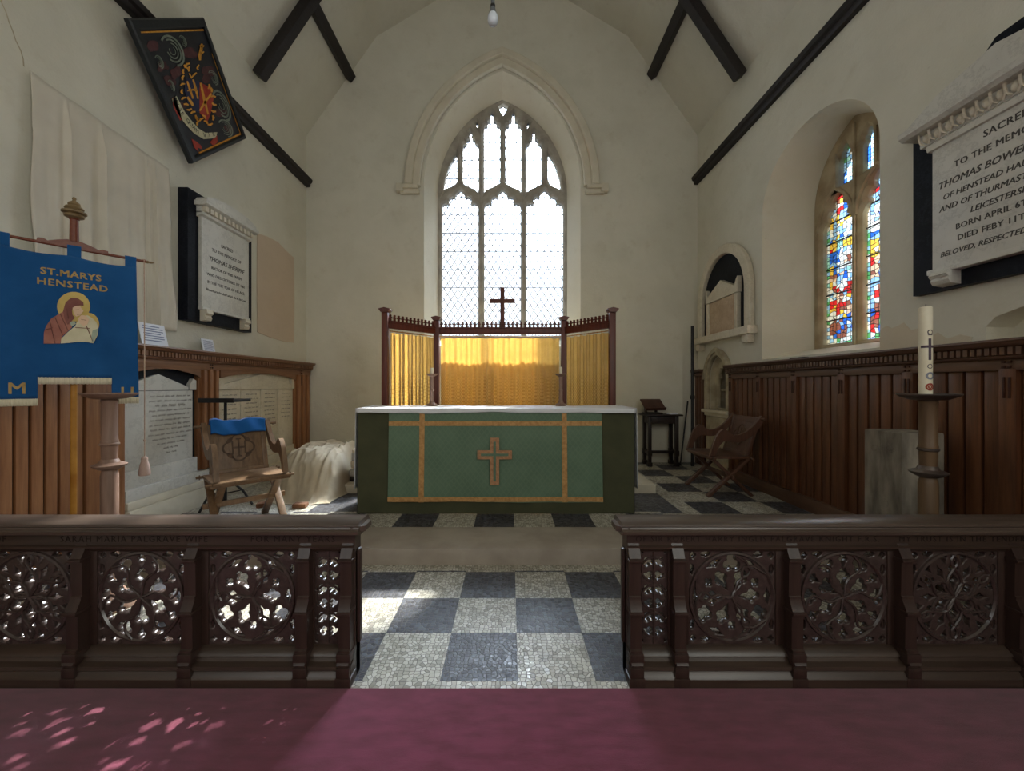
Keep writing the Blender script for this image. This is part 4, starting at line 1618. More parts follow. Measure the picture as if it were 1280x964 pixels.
def sheet_f(u, v):
    p = 2.70+1.09*u
    top = 3.475-0.068*u-0.006*sin(3.3*u*pi)**2
    q = top+(1.87-top)*v
    fold = 0.007*sin(u*21+sin(v*3)*0.6)*(0.25+0.75*v)+0.006*sin(u*43+1.3)*(0.2+0.8*v)+0.003*sin(u*90+3*sin(v*4))*v
    for c, w, a in ((0.20, 0.012, 0.03), (0.42, 0.010, 0.04), (0.79, 0.010, 0.025), (0.86, .008, .015)):
        fold += 1.0*a*math.exp(-((u-c-0.03*v*(c-0.3))/w)**2)*min(1, v*6)
    edge = 0.02*sin(v*9)*(0.2+v) if u in (0.0, 1.0) else 0
    return (p+edge+(0.05*v if u > 0.9 else 0)*(u-0.9)*10*1.0, q, 0.022+fold*1.3+0.02*v)


b.grid(sheet_f, 160, 40)
o = b.build('hanging_sheet', M['sheet'], matrix=FL)
tag(o, 'creased off-white sheet nailed to the wall behind the blue banner', 'sheet')
md = o.modifiers.new('thickness', 'SOLIDIFY')
md.thickness = 0.003

t = thing('acrylic_sign', FL @ Matrix.Translation((3.53, TOPL, 0.072)), 'clear printed sign leaning on the panelling ledge below the hung sheet', 'sign')
b = MB()
b.prism([(0.0, 0.0), (0.004, 0.0), (-0.036, 0.19), (-0.04, 0.19)], -0.13, 0.13, quad_mat((0, 0, 1), (0, 1, 0), (1, 0, 0), (0, 0, 0.06)))
b.build('board', M['paper'], t)
b = MB()
for k in range(7):
    q = 0.035+0.021*k
    b.box(-0.10, 0.10-0.03*(k % 3 == 0), q, q+0.007, 0.0655-q*0.21, 0.0665-q*0.21)
b.build('print', M['print'], t)
t = thing('paper_card', FL @ Matrix.Translation((4.22, TOPL, 0.06)), 'small white printed card propped on the panelling ledge under the memorial', 'card')
b = MB()
b.prism([(0.0, 0.0), (0.002, 0.0), (-0.028, 0.135), (-0.03, 0.135)], -0.085, 0.085, quad_mat((0, 0, 1), (0, 1, 0), (1, 0, 0), (0, 0, 0.03)))
b.build('sheet', M['paper'], t)
b = MB()
for k in range(8):
    q = 0.02+0.013*k
    b.box(-0.065, 0.065-0.02*(k % 3 == 1), q, q+0.004, 0.0335-q*0.21, 0.0345-q*0.21)
b.build('print', M['print'], t)

# ================================================================== carpet and communion rails
b = MB()
b.box(XL+0.12, XR-0.12, -5.1, 1.7745, 0.0, 0.008, 0.003)
tag(b.build('carpet', M['carpet']), 'deep red ribbed carpet laid in front of the carved communion rails', 'carpet')

RZ = 0.0
RY = 1.85          # frame front plane
PW, PB, PT = 0.40, 0.155, 0.583      # panel opening width, bottom, top
PH = PT-PB


def P2(v, s=0.5):
    return v*s


def ang(a, r):
    return r*cos(radians(a)), r*sin(radians(a))


def tracery_A():
    h = []
    for k in range(6):
        a = 60*k+3
        x, y = ang(a, .42)
        h.append(star(LEAF, x, y, 34, radians(a+180), .265))
    for a in (90, 210, 330):
        x, y = ang(a, .735)
        h.append(foil(4 if a != 90 else 3, x, y, .208, radians(a)+(pi/4 if a != 90 else 0), 36))
    for a in (30, 150, 270):
        x, y = ang(a, .62)
        h.append(foil(4, x, y, .105, pi/4, 24))
    for k in range(6):
        a = (1, 59, 119, 179, 244, 296)[k]
        x, y = ang(a, .83)
        h.append(star(MOUCH, x, y, 34, radians(a+90), .185))
    return h


def tracery_B():
    h = []
    for k in range(6):
        a = 60*k+30
        x, y = ang(a, .40)
        h.append(star(HEART if k % 2 == 0 else LEAF, x, y, 34, radians(a+180), .27))
    for k in range(12):
        a = 30*k
        x, y = ang(a, .79)
        h.append(star(LEAF, x, y, 34, radians(a+180), .165) if k % 2 else foil(4, x, y, .19, radians(a), 34))
    return h


def tracery_C():
    h = []
    for k in range(6):
        a = 60*k+30
        x, y = ang(a, .33)
        h.append(star(LEAF, x, y, 30, radians(a+180), .175))
        x, y = ang(a, .64)
        h.append(foil(3, x, y, .118, radians(a), 26))
    for k in range(12):
        a = 30*k+15
        x, y = ang(a, .86)
        h.append(star(LEAF, x, y, 28, radians(a+180), .12))
    for k in range(6):
        x, y = ang(60*k, .60)
        h.append(star(MOUCH, x, y, 28, radians(60*k), .18))
    return h


def corners():
    h = []
    for sx in (-1, 1):
        for sy in (-1, 1):
            h.append(foil(4, sx*.905, sy*.905, .075, 0, 20))
            h.append(star([(0, 0, .5), (-.5, .0, .4), (.5, .1, .35), (.95, .2, .15), (-.8, 0, .3)], sx*.60, sy*.925, 24, pi if sx > 0 else 0, .11))
            h.append(star([(0, 0, .5), (.5, .0, .4), (-.5, .1, .35), (-.8, 0, .2)], sx*.925, sy*.60, 24, pi/2*sy, .11))
    return h


def tracery_mesh(name, holes, ribs, ring=True):
    s = PW/2
    sq = PH/2
    outer = [(-s-0.012, -sq-0.012), (s+0.012, -sq-0.012), (s+0.012, sq+0.012), (-s-0.012, sq+0.012)]
    hh = [[(x*s, y*sq) for x, y in h] for h in holes]
    b = MB()
    b.add_mesh(plate(outer, hh, 0.030, 0.0055, -0.030, 1))
    if ring:
        b.tube([(0.96*s*cos(2*pi*i/48), 0.96*sq*sin(2*pi*i/48), 0.0) for i in range(48)], 0.010, 6, True)
    for r in ribs:
        b.tube([(x*s, y*sq, 0.002) for x, y in r], [0.006]*len(r), 6)
    # local: x along, y -> z ; the front faces -Y
    return b.mesh(name, M['tracery'], fix=False)


def rib(a0, a1, r0, r1, bend=0.0, n=8):
    out = []
    for i in range(n+1):
        t = i/n
        r = r0+(r1-r0)*t
        a = radians(a0+(a1-a0)*t+bend*sin(pi*2*t))
        out.append((r*cos(a), r*sin(a)))
    return out


ribsA = [rib(30+120*k, 30+120*k+(60 if k != 5 else 60), 0.0, .95, 22) for k in range(3)]+[rib(90+120*k, 30+120*k, 0.0, .95, -22) for k in range(3)]
ribsB = [rib(60*k, 60*k+18, 0.0, .95, 16) for k in range(6)]
ribsC = [rib(60*k, 60*k+28, 0.0, .95, -14) for k in range(6)]+[rib(60*k, 60*k-28, 0.0, .95, 14) for k in range(6)]
meA = tracery_mesh('tracery_three', tracery_A()+corners(), ribsA)
meB = tracery_mesh('tracery_six', tracery_B()+corners(), ribsB)
meC = tracery_mesh('tracery_leafy', tracery_C()+corners(), ribsC)


def narrow_mesh():
    s = 0.0625
    sq = PH/2
    outer = [(-s-0.012, -sq-0.012), (s+0.012, -sq-0.012), (s+0.012, sq+0.012), (-s-0.012, sq+0.012)]
    hs_ = []
    for sx in (-1, 1):
        for j in range(6):
            q = sq*(-0.75+0.30*j)
            hs_.append(foil(3, sx*0.026, q, 0.025, pi/2+sx*0.6+(pi if j % 2 else 0), 24))
        for q in (-0.95, -0.45, 0.15, 0.97):
            hs_.append([(sx*0.05, q*sq-0.006), (sx*0.060, q*sq), (sx*0.05, q*sq+0.006)])
    b = MB()
    b.add_mesh(plate(outer, hs_, 0.030, 0.003, -0.030, 0))
    for j in range(3):
        q = sq*(-0.60+0.60*j)
        b.tube([(0.056*cos(2*pi*i/24), q+0.056*sin(2*pi*i/24), 0.0) for i in range(24)], 0.005, 5, True)
    b.tube([(0, -sq, 0), (0, sq, 0)], 0.006, 5)
    return b.mesh('tracery_narrow', M['tracery'], fix=False)


meN = narrow_mesh()
PANEL_M = quad_mat((1, 0, 0), (0, 0, 1), (0, -1, 0), (0, 0, 0))


def buttress_mesh():
    prof = [(0.0, 0.625), (-0.012, 0.625), (-0.040, 0.565), (-0.046, 0.562), (-0.046, 0.552), (-0.036, 0.546), (-0.034, 0.395), (-0.040, 0.390), (-0.040, 0.378), (-0.060, 0.335), (-0.066, 0.332), (-0.066, 0.318), (-0.054, 0.312), (-0.052, 0.165), (-0.062, 0.160), (-0.062, 0.148), (-0.070, 0.115), (-0.076, 0.105), (-0.066, 0.098), (-0.066, 0.085), (-0.066, 0.045), (-0.068, 0.03), (-0.068, 0.0), (0.0, 0.0)]
    b = MB()
    b.sweep(prof, -0.026, 0.026, 'x')
    # moulded foot wraps the sides
    for z0, z1, e, y in ((0.0, 0.045, 0.036, -0.0745), (0.045, 0.09, 0.031, -0.073), (0.105, 0.150, 0.032, -0.070)):
        b.box(-e, e, y, 0.0, z0, z1, 0.006)
    b.box(-0.031, 0.031, -0.049, 0.0, 0.548, 0.562, 0.004)
    b.box(-0.031, 0.031, -0.069, 0.0, 0.318, 0.334, 0.004)
    return b.mesh('buttress', M['dark_oak'])


meBut = buttress_mesh()


def comm_rail(label, x0, x1, posts, panels, narrow, gate_side, text):
    """x0<x1; posts: buttress centres; panels: (centre, mesh)"""
    t = thing('communion_rail', (0, RY, 0), label, 'altar rail')
    b = MB()
    # plinth and sill mouldings
    pr = [(0.05, 0.0), (-0.072, 0.0), (-0.072, 0.040), (-0.062, 0.050), (-0.054, 0.066), (-0.062, 0.074), (-0.059, 0.088), (-0.036, 0.098), (-0.030, 0.112), (-0.036, 0.118), (-0.032, 0.128), (0.012, 0.154), (0.05, 0.154)]
    b.sweep(pr, x0, x1)
    b.build('base_moulding', M['dark_oak_h'], t)
    b = MB()
    b.sweep([(0.06, 0.583), (-0.002, 0.583), (-0.006, 0.592), (-0.020, 0.600), (-0.022, 0.612), (-0.012, 0.618), (-0.012, 0.668), (-0.03, 0.676), (0.06, 0.676)], x0, x1)
    b.build('frieze', M['dark_oak_h'], t)
    b = MB()
    e0, e1 = (x0, x1+0.035) if gate_side > 0 else (x0-0.035, x1)
    b.sweep([(0.085, 0.672), (-0.040, 0.672), (-0.066, 0.682), (-0.070, 0.697), (-0.058, 0.704), (-0.055, 0.712), (-0.062, 0.718), (-0.060, 0.728), (-0.045, 0.735), (0.055, 0.735), (0.075, 0.725), (0.085, 0.70)], e0, e1)
    ex = x1+0.035 if gate_side > 0 else x0-0.035
    b.build('cap_rail', M['cap_oak_lit'], t)
    xe = x1 if gate_side > 0 else x0
    b = MB()
    b.prism([(xe, -0.06), (xe+gate_side*0.055, -0.03), (xe+gate_side*0.055, 0.05), (xe, 0.08)][::gate_side], 0.688, 0.712)
    b.build('cap_end', M['cap_oak_lit'], t)
    b = MB()
    b.box(min(xe, xe-gate_side*0.03), max(xe, xe-gate_side*0.03), -0.004, 0.062, 0.0, 0.60, 0.008)
    b.build('end_post', M['dark_oak'], t)
    # stiles
    edges = sorted([(c-PW/2, c+PW/2) for c, _ in panels]+[(c-0.0625, c+0.0625) for c in narrow])
    cur = x0
    for a, z in edges+[(x1, x1)]:
        if a-cur > 0.02:
            b = MB()
            b.box(cur, a, 0.0, 0.058, 0.15, 0.59, 0.004)
            for e in (cur, a):
                b.box(e-0.014, e+0.014, 0.016, 0.05, 0.15, 0.586, 0.008)
            b.build('stile', M['dark_oak'], t)
        cur = z
    for c, me in panels:
        link('tracery_panel', me, t, Matrix.Translation((c, 0.006, (PB+PT)/2)) @ PANEL_M)
    for c in narrow:
        link('tracery_panel', meN, t, Matrix.Translation((c, 0.006, (PB+PT)/2)) @ PANEL_M)
    for c in posts:
        link('buttress', meBut, t, Matrix.Translation((c, 0, 0)))
    b = MB()
    for s, xc, size in text:
        b.add_mesh(text_mesh(s, size, 0.0016, 'CENTER', 1.25), Matrix.Translation((xc, -0.0125, 0.643)) @ PANEL_M)
    b.build('carved_inscription', M['letter_dark'], t, smooth=False)
    return t


LP = [-0.747, -0.940, -1.455, -1.970, -2.485, -3.0]
comm_rail('dark carved oak altar rail in front of the blue banner and pale candle stand', -3.13, -0.715, LP, [(-1.197, meA), (-1.712, meB), (-2.227, meC), (-2.742, meB)], [-0.845], 1,
          [('IN THE LOVED MEMORY OF', -2.62, 0.040), ('SARAH MARIA PALGRAVE WIFE', -1.73, 0.040), ('FOR MANY YEARS', -1.0, 0.040)])
RP = [0.565, 0.765, 1.290, 1.800, 2.315, 2.830]
comm_rail('dark carved oak rail with pierced tracery in front of the weathered timber post', 0.535, 2.90, RP, [(1.027, meA), (1.545, meB), (2.058, meC), (2.573, meB)], [0.665], -1,
          [('OF SIR ROBERT HARRY INGLIS PALGRAVE KNIGHT F.R.S.', 1.135, 0.036), ('MY TRUST IS IN THE TENDER MERCY', 2.15, 0.036)])

# ================================================================== altar
AX0, AX1, AY0, AY1, AZ1 = -1.444, 1.167, 3.84, 4.43, 1.118
AXC = (AX0+AX1)/2
al = thing('altar_table', (AXC, 4.135, ZU), 'long altar table almost hidden under its green and white cloths', 'altar')
hx, hy = (AX1-AX0)/2, (AY1-AY0)/2
b = MB()
b.box(-hx-0.012, hx+0.012, -hy-0.004, hy, AZ1-ZU-0.05, AZ1-ZU, 0.008)
b.build('table_top', M['black_wood'], al)
for sx in (-1, 1):
    for sy in (-1, 1):
        b = MB()
        b.box(sx*(hx-0.08)-0.045, sx*(hx-0.08)+0.045, sy*(hy-0.08)-0.045, sy*(hy-0.08)+0.045, 0, AZ1-ZU-0.05, 0.008)
        b.build('leg', M['black_wood'], al)
b = MB()
b.box(-hx+0.08, hx-0.08, -hy+0.06, -hy+0.09, 0.75, AZ1-ZU-0.05)
b.box(-hx+0.08, hx-0.08, hy-0.09, hy-0.06, 0.75, AZ1-ZU-0.05)
b.build('apron', M['black_wood'], al)


def hang(x0, x1, y, z0, z1, amp, fr, seed, nu=90, nv=24, flare=0.0):
    r = random.Random(seed)
    ph = [r.uniform(0, 6.28) for _ in range(6)]

    def f(u, v):
        x = x0+(x1-x0)*u
        z = z1+(z0-z1)*v
        w = amp*v*(sin(fr*u+ph[0])+0.6*sin(fr*2.3*u+ph[1]+v)+0.4*sin(fr*4.1*u+ph[2]))
        return (x, y-flare*v+w, z+(0.006*sin(fr*1.3*u+ph[3])*v if v > 0.97 else 0))
    return f, nu, nv


b = MB()
f, nu, nv = hang(AX0+0.004, AX1-0.004, AY0-0.016, ZU+0.006, AZ1-0.002, 0.0035, 16, 2)
b.grid(f, nu, nv)
for sx, x in ((-1, AX0-0.016), (1, AX1+0.016)):
    def side(u, v, x=x, sx=sx):
        return (x+sx*(0.008*sin(9*u+1)*v), AY0-0.016+(AY1-AY0+0.016)*u, AZ1-0.002+(ZU+0.006-AZ1)*v)
    b.grid(side, 20, 20)
    b.grid(lambda u, v, x=x, sx=sx: ((AX0+0.004 if sx < 0 else AX1-0.004)+(x-(AX0+0.004 if sx < 0 else AX1-0.004))*u, AY0-0.016, AZ1-0.002+(ZU+0.006-AZ1)*v), 2, 20)
b.box(AX0, AX1, AY0-0.01, AY1, AZ1+0.001, AZ1+0.004)
o = b.build('altar_throw', M['throw'], fix=False)
tag(o, 'plain dark green cloth covering the altar down to the floor', 'altar cloth')

fr = thing('altar_frontal', (AXC-0.005, AY0-0.031, 0.24), 'green brocade frontal with gold bands and a cross hanging on the altar front', 'altar frontal')
FX0, FX1, FZ = -1.012, 1.012, 0.86


def frontal_y(x, z):
    v = 1-z/FZ
    return 0.0-0.006*v*(sin(7*x+1)+0.6*sin(15*x+2+v*2)+0.3*sin(33*x))-0.003


b = MB()
b.grid(lambda u, v: ((FX0+(FX1-FX0)*u)*(1+0.012*v), frontal_y(FX0+(FX1-FX0)*u, FZ*(1-v)), FZ*(1-v)+0.006*sin(5*u+1)*v), 90, 24)
b.build('brocade_cloth', M['brocade'], fr, fix=False)


def braid(name, x0, x1, z0, z1, mat, off=0.004, parent=None):
    b = MB()
    nx = max(2, int((x1-x0)/0.03))
    nz = max(2, int((z1-z0)/0.03))
    b.grid(lambda u, v: ((x0+(x1-x0)*u)*(1+0.012*(1-(z0+(z1-z0)*v)/FZ)), frontal_y(x0+(x1-x0)*u, z0+(z1-z0)*v)-off, z0+(z1-z0)*v), nx, nz)
    return b.build(name, mat, parent or fr, fix=False)


braid('gold_band', FX0, FX1, 0.725, 0.770, M['gold_band'])
braid('gold_band', FX0, FX1, 0.004, 0.048, M['gold_band'])
for x in (-0.695, 0.655):
    braid('gold_band', x-0.024, x+0.024, 0.0, FZ-0.002, M['gold_band'], 0.006)
b = MB()


def crs(b, cx, cz, w, up, dn, arm, y):
    pts = [(-w, dn), (w, dn), (w, -w), (arm, -w), (arm, w), (w, w), (w, up), (-w, up), (-w, w), (-arm, w), (-arm, -w), (-w, -w)]
    b.prism([(cx+x, cz+z) for x, z in pts], -y, -y+0.006, PANEL_M)


cz = 0.455
crs(b, -0.005, cz, 0.042, 0.16, -0.285, 0.163, -0.028)
b.build('cross_braid', M['gold_pale'], fr, smooth=False)
b = MB()
crs(b, -0.005, cz, 0.012, 0.125, -0.25, 0.13, -0.034)
b.build('cross_inlay', M['brocade'], fr, smooth=False)

b = MB()
LT = AZ1+0.012
b.grid(lambda u, v: (AX0-0.02+(AX1-AX0+0.04)*u, AY0-0.049+(AY1-AY0+0.053)*v, LT+0.003*sin(17*u+3*v)+0.002*sin(41*u+9*v)), 80, 16)
b.grid(lambda u, v: (AX0-0.02+(AX1-AX0+0.04)*u, AY0-0.049-0.003*v*sin(23*u), LT+0.003*sin(17*u)+0.002*sin(41*u)-0.040*v-0.004*v*sin(9*u)), 80, 3)
for sx, x in ((-1, AX0-0.052), (1, AX1+0.052)):
    b.grid(lambda u, v, x=x, sx=sx: (x+sx*0.014*v*sin(11*u+1), AY0+0.02+(AY1-AY0-0.03)*u, LT-0.78*v-0.02*u*v), 16, 20)
    b.grid(lambda u, v, x=x, sx=sx: ((AX0-0.02 if sx < 0 else AX1+0.02)+(sx*0.032)*u, AY0+0.02+(AY1-AY0-0.03)*v, LT), 1, 16)
o = b.build('altar_linen', M['linen'], fix=False)
tag(o, 'white linen cloth spread over the altar top and hanging at its ends', 'altar cloth')
md = o.modifiers.new('thickness', 'SOLIDIFY')
md.thickness = 0.002

# candlesticks and candles
def candlestick(x, label):
    t = thing('candlestick', (x, 4.24, LT+0.004), label, 'candlestick', )
    b = MB()
    b.lathe([(0.0, 0), (0.056, 0), (0.058, 0.012), (0.050, 0.022), (0.034, 0.028), (0.026, 0.04), (0.021, 0.06), (0.020, 0.15), (0.022, 0.158), (0.026, 0.164), (0.022, 0.17), (0.020, 0.18), (0.021, 0.30), (0.026, 0.315)], 20)
    b.build('stem', M['stand'], t)
    b = MB()
    b.lathe([(0.026, 0.312), (0.05, 0.325), (0.060, 0.335), (0.060, 0.343), (0.02, 0.34), (0.0, 0.34)], 24)
    b.build('drip_dish', M['stand'], t)
    return t


def candle(x, z, h, r, label):
    t = thing('candle', (x, 4.24, z), label, 'candle')
    b = MB()
    b.lathe([(0, 0), (r, 0), (r, h-0.004), (r-0.003, h), (0, h-0.002)], 20)
    b.build('wax', M['wax'], t)
    b = MB()
    b.tube([(0, 0, h-0.003), (0.001, 0, h+0.008)], 0.0012, 5)
    b.build('wick', M['black'], t)
    return t


cx1, cx2 = (540-638)*4.24/500, (701-638)*4.24/500
candlestick(cx1, 'turned wooden candlestick on the altar in front of the sunlit curtain side')
candlestick(cx2, 'turned wooden candlestick on the altar in front of the shaded curtain side')
candle(cx1, LT+0.346, 0.062, 0.016, 'short white candle on the altar candlestick by the sunlit curtain')
candle(cx2, LT+0.346, 0.072, 0.016, 'short white candle on the altar candlestick by the shaded curtain')

# ================================================================== riddel screen behind the altar
Z0 = 0.222
fpL, bpL, bpR, fpR = (-1.44, 4.61), (-0.955, 5.18), (0.690, 5.18), (1.172, 4.61)
rd = thing('riddel_screen', (0, 0, Z0), 'dark reddish wooden curtain screen with four posts and pierced cresting behind the altar', 'altar screen')
for (x, y) in (fpL, bpL, bpR, fpR):
    b = MB()
    ztop = 2.225-Z0
    b.box(x-0.036, x+0.036, y-0.036, y+0.036, 0, ztop-0.03, 0.006)
    b.build('post', M['reredos'], rd)
    b = MB()
    b.prism([(0.038, 0.0), (0.062, 0.03), (0.062, 0.04), (0.0, 0.055), (-0.062, 0.04), (-0.062, 0.03), (-0.038, 0.0)], -0.060, 0.060, Matrix.Translation((x, y, ztop-0.035)) @ PANEL_M)
    b.build('post_cap', M['reredos'], rd)


def crest_rail(a, c):
    A, B = Vector((*a, 0)), Vector((*c, 0))
    d = (B-A).normalized()
    A2, B2 = A+d*0.036, B-d*0.036
    L = (B2-A2).length
    m = quad_mat(d, (-d.y, d.x, 0), (0, 0, 1), (A2.x, A2.y, 0))
    b = MB()
    b.box(0, L, -0.022, 0.022, 2.015-Z0, 2.09-Z0, 0.008, m)
    b.box(0, L, -0.03, 0.03, 2.085-Z0, 2.10-Z0, 0.004, m)
    b.build('top_rail', M['reredos'], rd)
    b = MB()
    n = int(round(L/0.055))
    for i in range(n):
        x = (i+0.5)*L/n
        for z, r in ((2.120, 0.013), (2.143, 0.021), (2.166, 0.012)):
            b.box(x-r, x+r, -0.010, 0.010, z-Z0-0.010, z-Z0+0.010, 0.004, m)
        b.box(x-0.007, x+0.007, -0.010, 0.010, 2.095-Z0, 2.178-Z0, 0.002, m)
        b.box(x-0.0275, x+0.0275, -0.008, 0.008, 2.098-Z0, 2.110-Z0, 0.002, m)
    b.build('cresting', M['reredos'], rd)
    b = MB()
    b.tube([m @ Vector((0, 0, 1.985-Z0)), m @ Vector((L, 0, 1.985-Z0))], 0.006, 8)
    b.build('curtain_wire', M['brass'], rd)
    return m, L


def curtain(m, L, z0, z1, folds, seed, label, shade_cloth=None, gap=0.02):
    r = random.Random(seed)
    ph = [r.uniform(0, 6.28) for _ in range(5)]
    t = thing('curtain', m @ Matrix.Translation((0, 0, z0)), label, 'curtain', 'gold damask curtains of the altar screen')

    def f(u, v):
        x = gap+(L-2*gap)*u
        z = (z1-z0)*(1-v)
        k = folds*2*pi
        uu = u+0.012*sin(7*u+ph[0])
        y = 0.017*sin(k*uu+ph[1]+0.5*sin(2.1*v+ph[2]))*(0.7+0.3*v)+0.008*sin(k*0.43*uu+ph[3]+v)
        if v < 0.02:
            z += 0.010*(0.5+0.5*sin(k*uu*0.5+ph[4]))-0.006
        return (x, y, z)
    b = MB()
    b.grid(f, int(folds*10), 40)
    b.build('cloth', M['curtain'], t, fix=False)
    b = MB()
    nr = int(folds*0.9)
    for i in range(nr):
        x = gap+(L-2*gap)*(i+0.5)/nr
        b.tube([(x+0.0, 0.010*cos(2*pi*j/10), 1.985-z0+0.010*sin(2*pi*j/10)) for j in range(10)], 0.0015, 4, True)
    b.build('curtain_ring', M['brass'], t)
    if shade_cloth:  # unseen cloth added behind the curtain to shade its lower part
        b = MB()
        b.grid(lambda u, v: (gap+(L-2*gap)*u, 0.045+0.012*sin(folds*3.1*u+ph[0]), (shade_cloth-z0)*v+(0.015*sin(19*u)*v)), 60, 4)
        tag(b.build('shade_cloth', M['shade_cloth'], t, fix=False), 'added backing cloth that keeps the sun off the lower curtain')
    return t


m1, l1 = crest_rail(fpL, bpL)
m2, l2 = crest_rail(bpL, bpR)
m3, l3 = crest_rail(bpR, fpR)
o1 = curtain(m1, l1, 0.62, 1.968, 11, 3, 'gold damask curtain on the angled wing of the screen with sun stripes')
o2 = curtain(m2, l2, 0.62, 1.962, 21, 5, 'wide gold curtain in the middle of the screen with sunlight across its top', 1.675)
o3 = curtain(m3, l3, 0.62, 1.968, 12, 9, 'gold damask curtain on the angled wing of the screen lying in shade')

cr = thing('standing_cross', ((628-638)*5.215/500, 5.216, 2.101), 'plain dark wooden cross standing on the screen rail against the bright window', 'cross')
b = MB()
b.box(-0.028, 0.028, -0.016, 0.016, 0.0, 0.53, 0.004)
b.build('upright', M['reredos'], cr)
b = MB()
b.box(-0.165, 0.165, -0.017, 0.017, 0.325, 0.378, 0.004)
b.build('crossbar', M['reredos'], cr)

# ================================================================== candle stands
def candle_stand(x, y, label, mat, base_z=0.0):
    t = thing('candle_stand', (x, y, base_z), label, 'candle stand')
    H = 1.30-base_z
    K = 0.71
    b = MB()
    b.lathe([(r_*K, z_) for r_, z_ in [(0, H-0.035), (0.05, H-0.035), (0.11, H-0.030), (0.165, H-0.014), (0.188, H-0.002), (0.188, H+0.004), (0.17, H+0.002), (0.08, H-0.012), (0, H-0.012)]], 40)
    b.build('drip_dish', M['pewter'] if mat is M['stand_shaded'] else M['stand'], t)
    b = MB()
    s = H-0.035
    b.lathe([(r_*K, z_) for r_, z_ in [(0, 0.09), (0.10, 0.09), (0.075, 0.12), (0.058, 0.15), (0.058, 0.54), (0.062, 0.55)]+[(0.060, 0.56), (0.060, 0.80), (0.054, 0.82), (0.050, 0.83), (0.052, 0.86), (0.056, s-0.28), (0.060, s-0.27), (0.060, s-0.255), (0.055, s-0.245), (0.055, s-0.02), (0.060, s-0.01), (0.055, s), (0, s)]], 28)
    b.build('shaft', mat, t)
    b = MB()
    b.lathe([(r_*K, z_) for r_, z_ in [(0.058, 0.835), (0.08, 0.842), (0.112, 0.858), (0.118, 0.866), (0.10, 0.872), (0.07, 0.88), (0.064, 0.89), (0.056, 0.90)]], 32)
    b.build('knop_disc', M['pewter'] if mat is M['stand_shaded'] else M['stand'], t)
    b = MB()
    b.lathe([(r_*K, z_) for r_, z_ in [(0.055, s-0.285), (0.067, s-0.278), (0.067, s-0.270), (0.055, s-0.262)]], 28)
    b.build('collar', M['pewter'] if mat is M['stand_shaded'] else M['stand'], t)
    b = MB()
    b.lathe([(r_*K, z_) for r_, z_ in [(0, 0), (0.20, 0), (0.205, 0.02), (0.19, 0.04), (0.14, 0.055), (0.11, 0.075), (0.10, 0.095), (0, 0.095)]], 36)
    b.build('base', mat, t)
    return t


candle_stand(-2.455, 2.45, 'pale turned wooden candle stand with empty dish in front of the blue banner', M['stand'])
candle_stand(2.35, 2.25, 'brown turned wooden candle stand carrying the tall white candle', M['stand_shaded'])
pc = thing('paschal_candle', (2.335, 2.25, 1.292), 'tall thick white candle with dark cross and letter transfers on the brown stand', 'candle')
b = MB()
r_, h_ = 0.029, 0.50
b.lathe([(0, 0), (r_, 0), (r_, h_-0.006), (r_-0.005, h_), (0.012, h_-0.012), (0, h_-0.012)], 32)
b.build('wax', M['wax'], pc)
b = MB()
b.tube([(0, 0, h_-0.014), (0.002, 0, h_+0.016)], 0.002, 6)
b.build('wick', M['black'], pc)


def patch(b, a0, a1, z0, z1, r=0.0295, n=8):
    b.grid(lambda u, v: (r*cos(radians(a0+(a1-a0)*u)), r*sin(radians(a0+(a1-a0)*u)), z0+(z1-z0)*v), n, 1)


def patch_ring(b, ac, zc, rad, w, r=0.0298):
    n = 24

    def P(k, q):
        s = rad*q*cos(2*pi*k/n)
        return (r*cos(radians(ac)+s/r), r*sin(radians(ac)+s/r), zc+rad*q*sin(2*pi*k/n))
    for k in range(n):
        vs = [b.b.verts.new(P(*c)) for c in ((k, 1), (k+1, 1), (k+1, 1-w), (k, 1-w))]
        b.b.faces.new(vs)


AC0 = -100
b = MB()
patch(b, AC0-13, AC0+13, 0.20, 0.32)
patch(b, AC0-75, AC0+42, 0.268, 0.282)
b.build('cross_transfer', M['wax_line'], pc, fix=False)
b = MB()
patch_ring(b, AC0+4, 0.355, 0.014, 0.35)
b.b.faces.ensure_lookup_table()
patch(b, AC0-18, AC0+26, 0.338, 0.343, 0.0299)
patch_ring(b, AC0+2, 0.165, 0.013, 0.3)
b.build('letter_transfer', M['wax_line'], pc, fix=False)
b = MB()
patch_ring(b, AC0+4, 0.112, 0.021, 0.5)
b.build('emblem_transfer', M['wax_grey'], pc, fix=False)
b = MB()
patch_ring(b, AC0+2, 0.050, 0.021, 0.4)
patch_ring(b, AC0+2, 0.050, 0.011, 0.6)
b.build('emblem_transfer', M['wax_red'], pc, fix=False)

# weathered timber block behind it
st = MB()
st.box(-0.14, 0.14, -0.14, 0.14, 0.0, 1.04, 0.014)
for kx, kz in ((-0.06, 0.93), (0.05, 0.91), (-0.02, 0.55)):
    st.lathe([(0.030, 0.0), (0.028, 0.004), (0.018, 0.002), (0.012, 0.006), (0, 0.005)], 14, mat=Matrix.Translation((-0.139, kx, kz)) @ Matrix.Rotation(-pi/2, 4, 'Y'))
st.box(-0.1415, -0.139, 0.012, 0.016, 0.0, 1.03)
o = st.build('timber_post', M['stump'])
o.location = (2.685, 2.74, 0.0)
tag(o, 'grey weathered square timber block standing behind the brown candle stand', 'timber block')

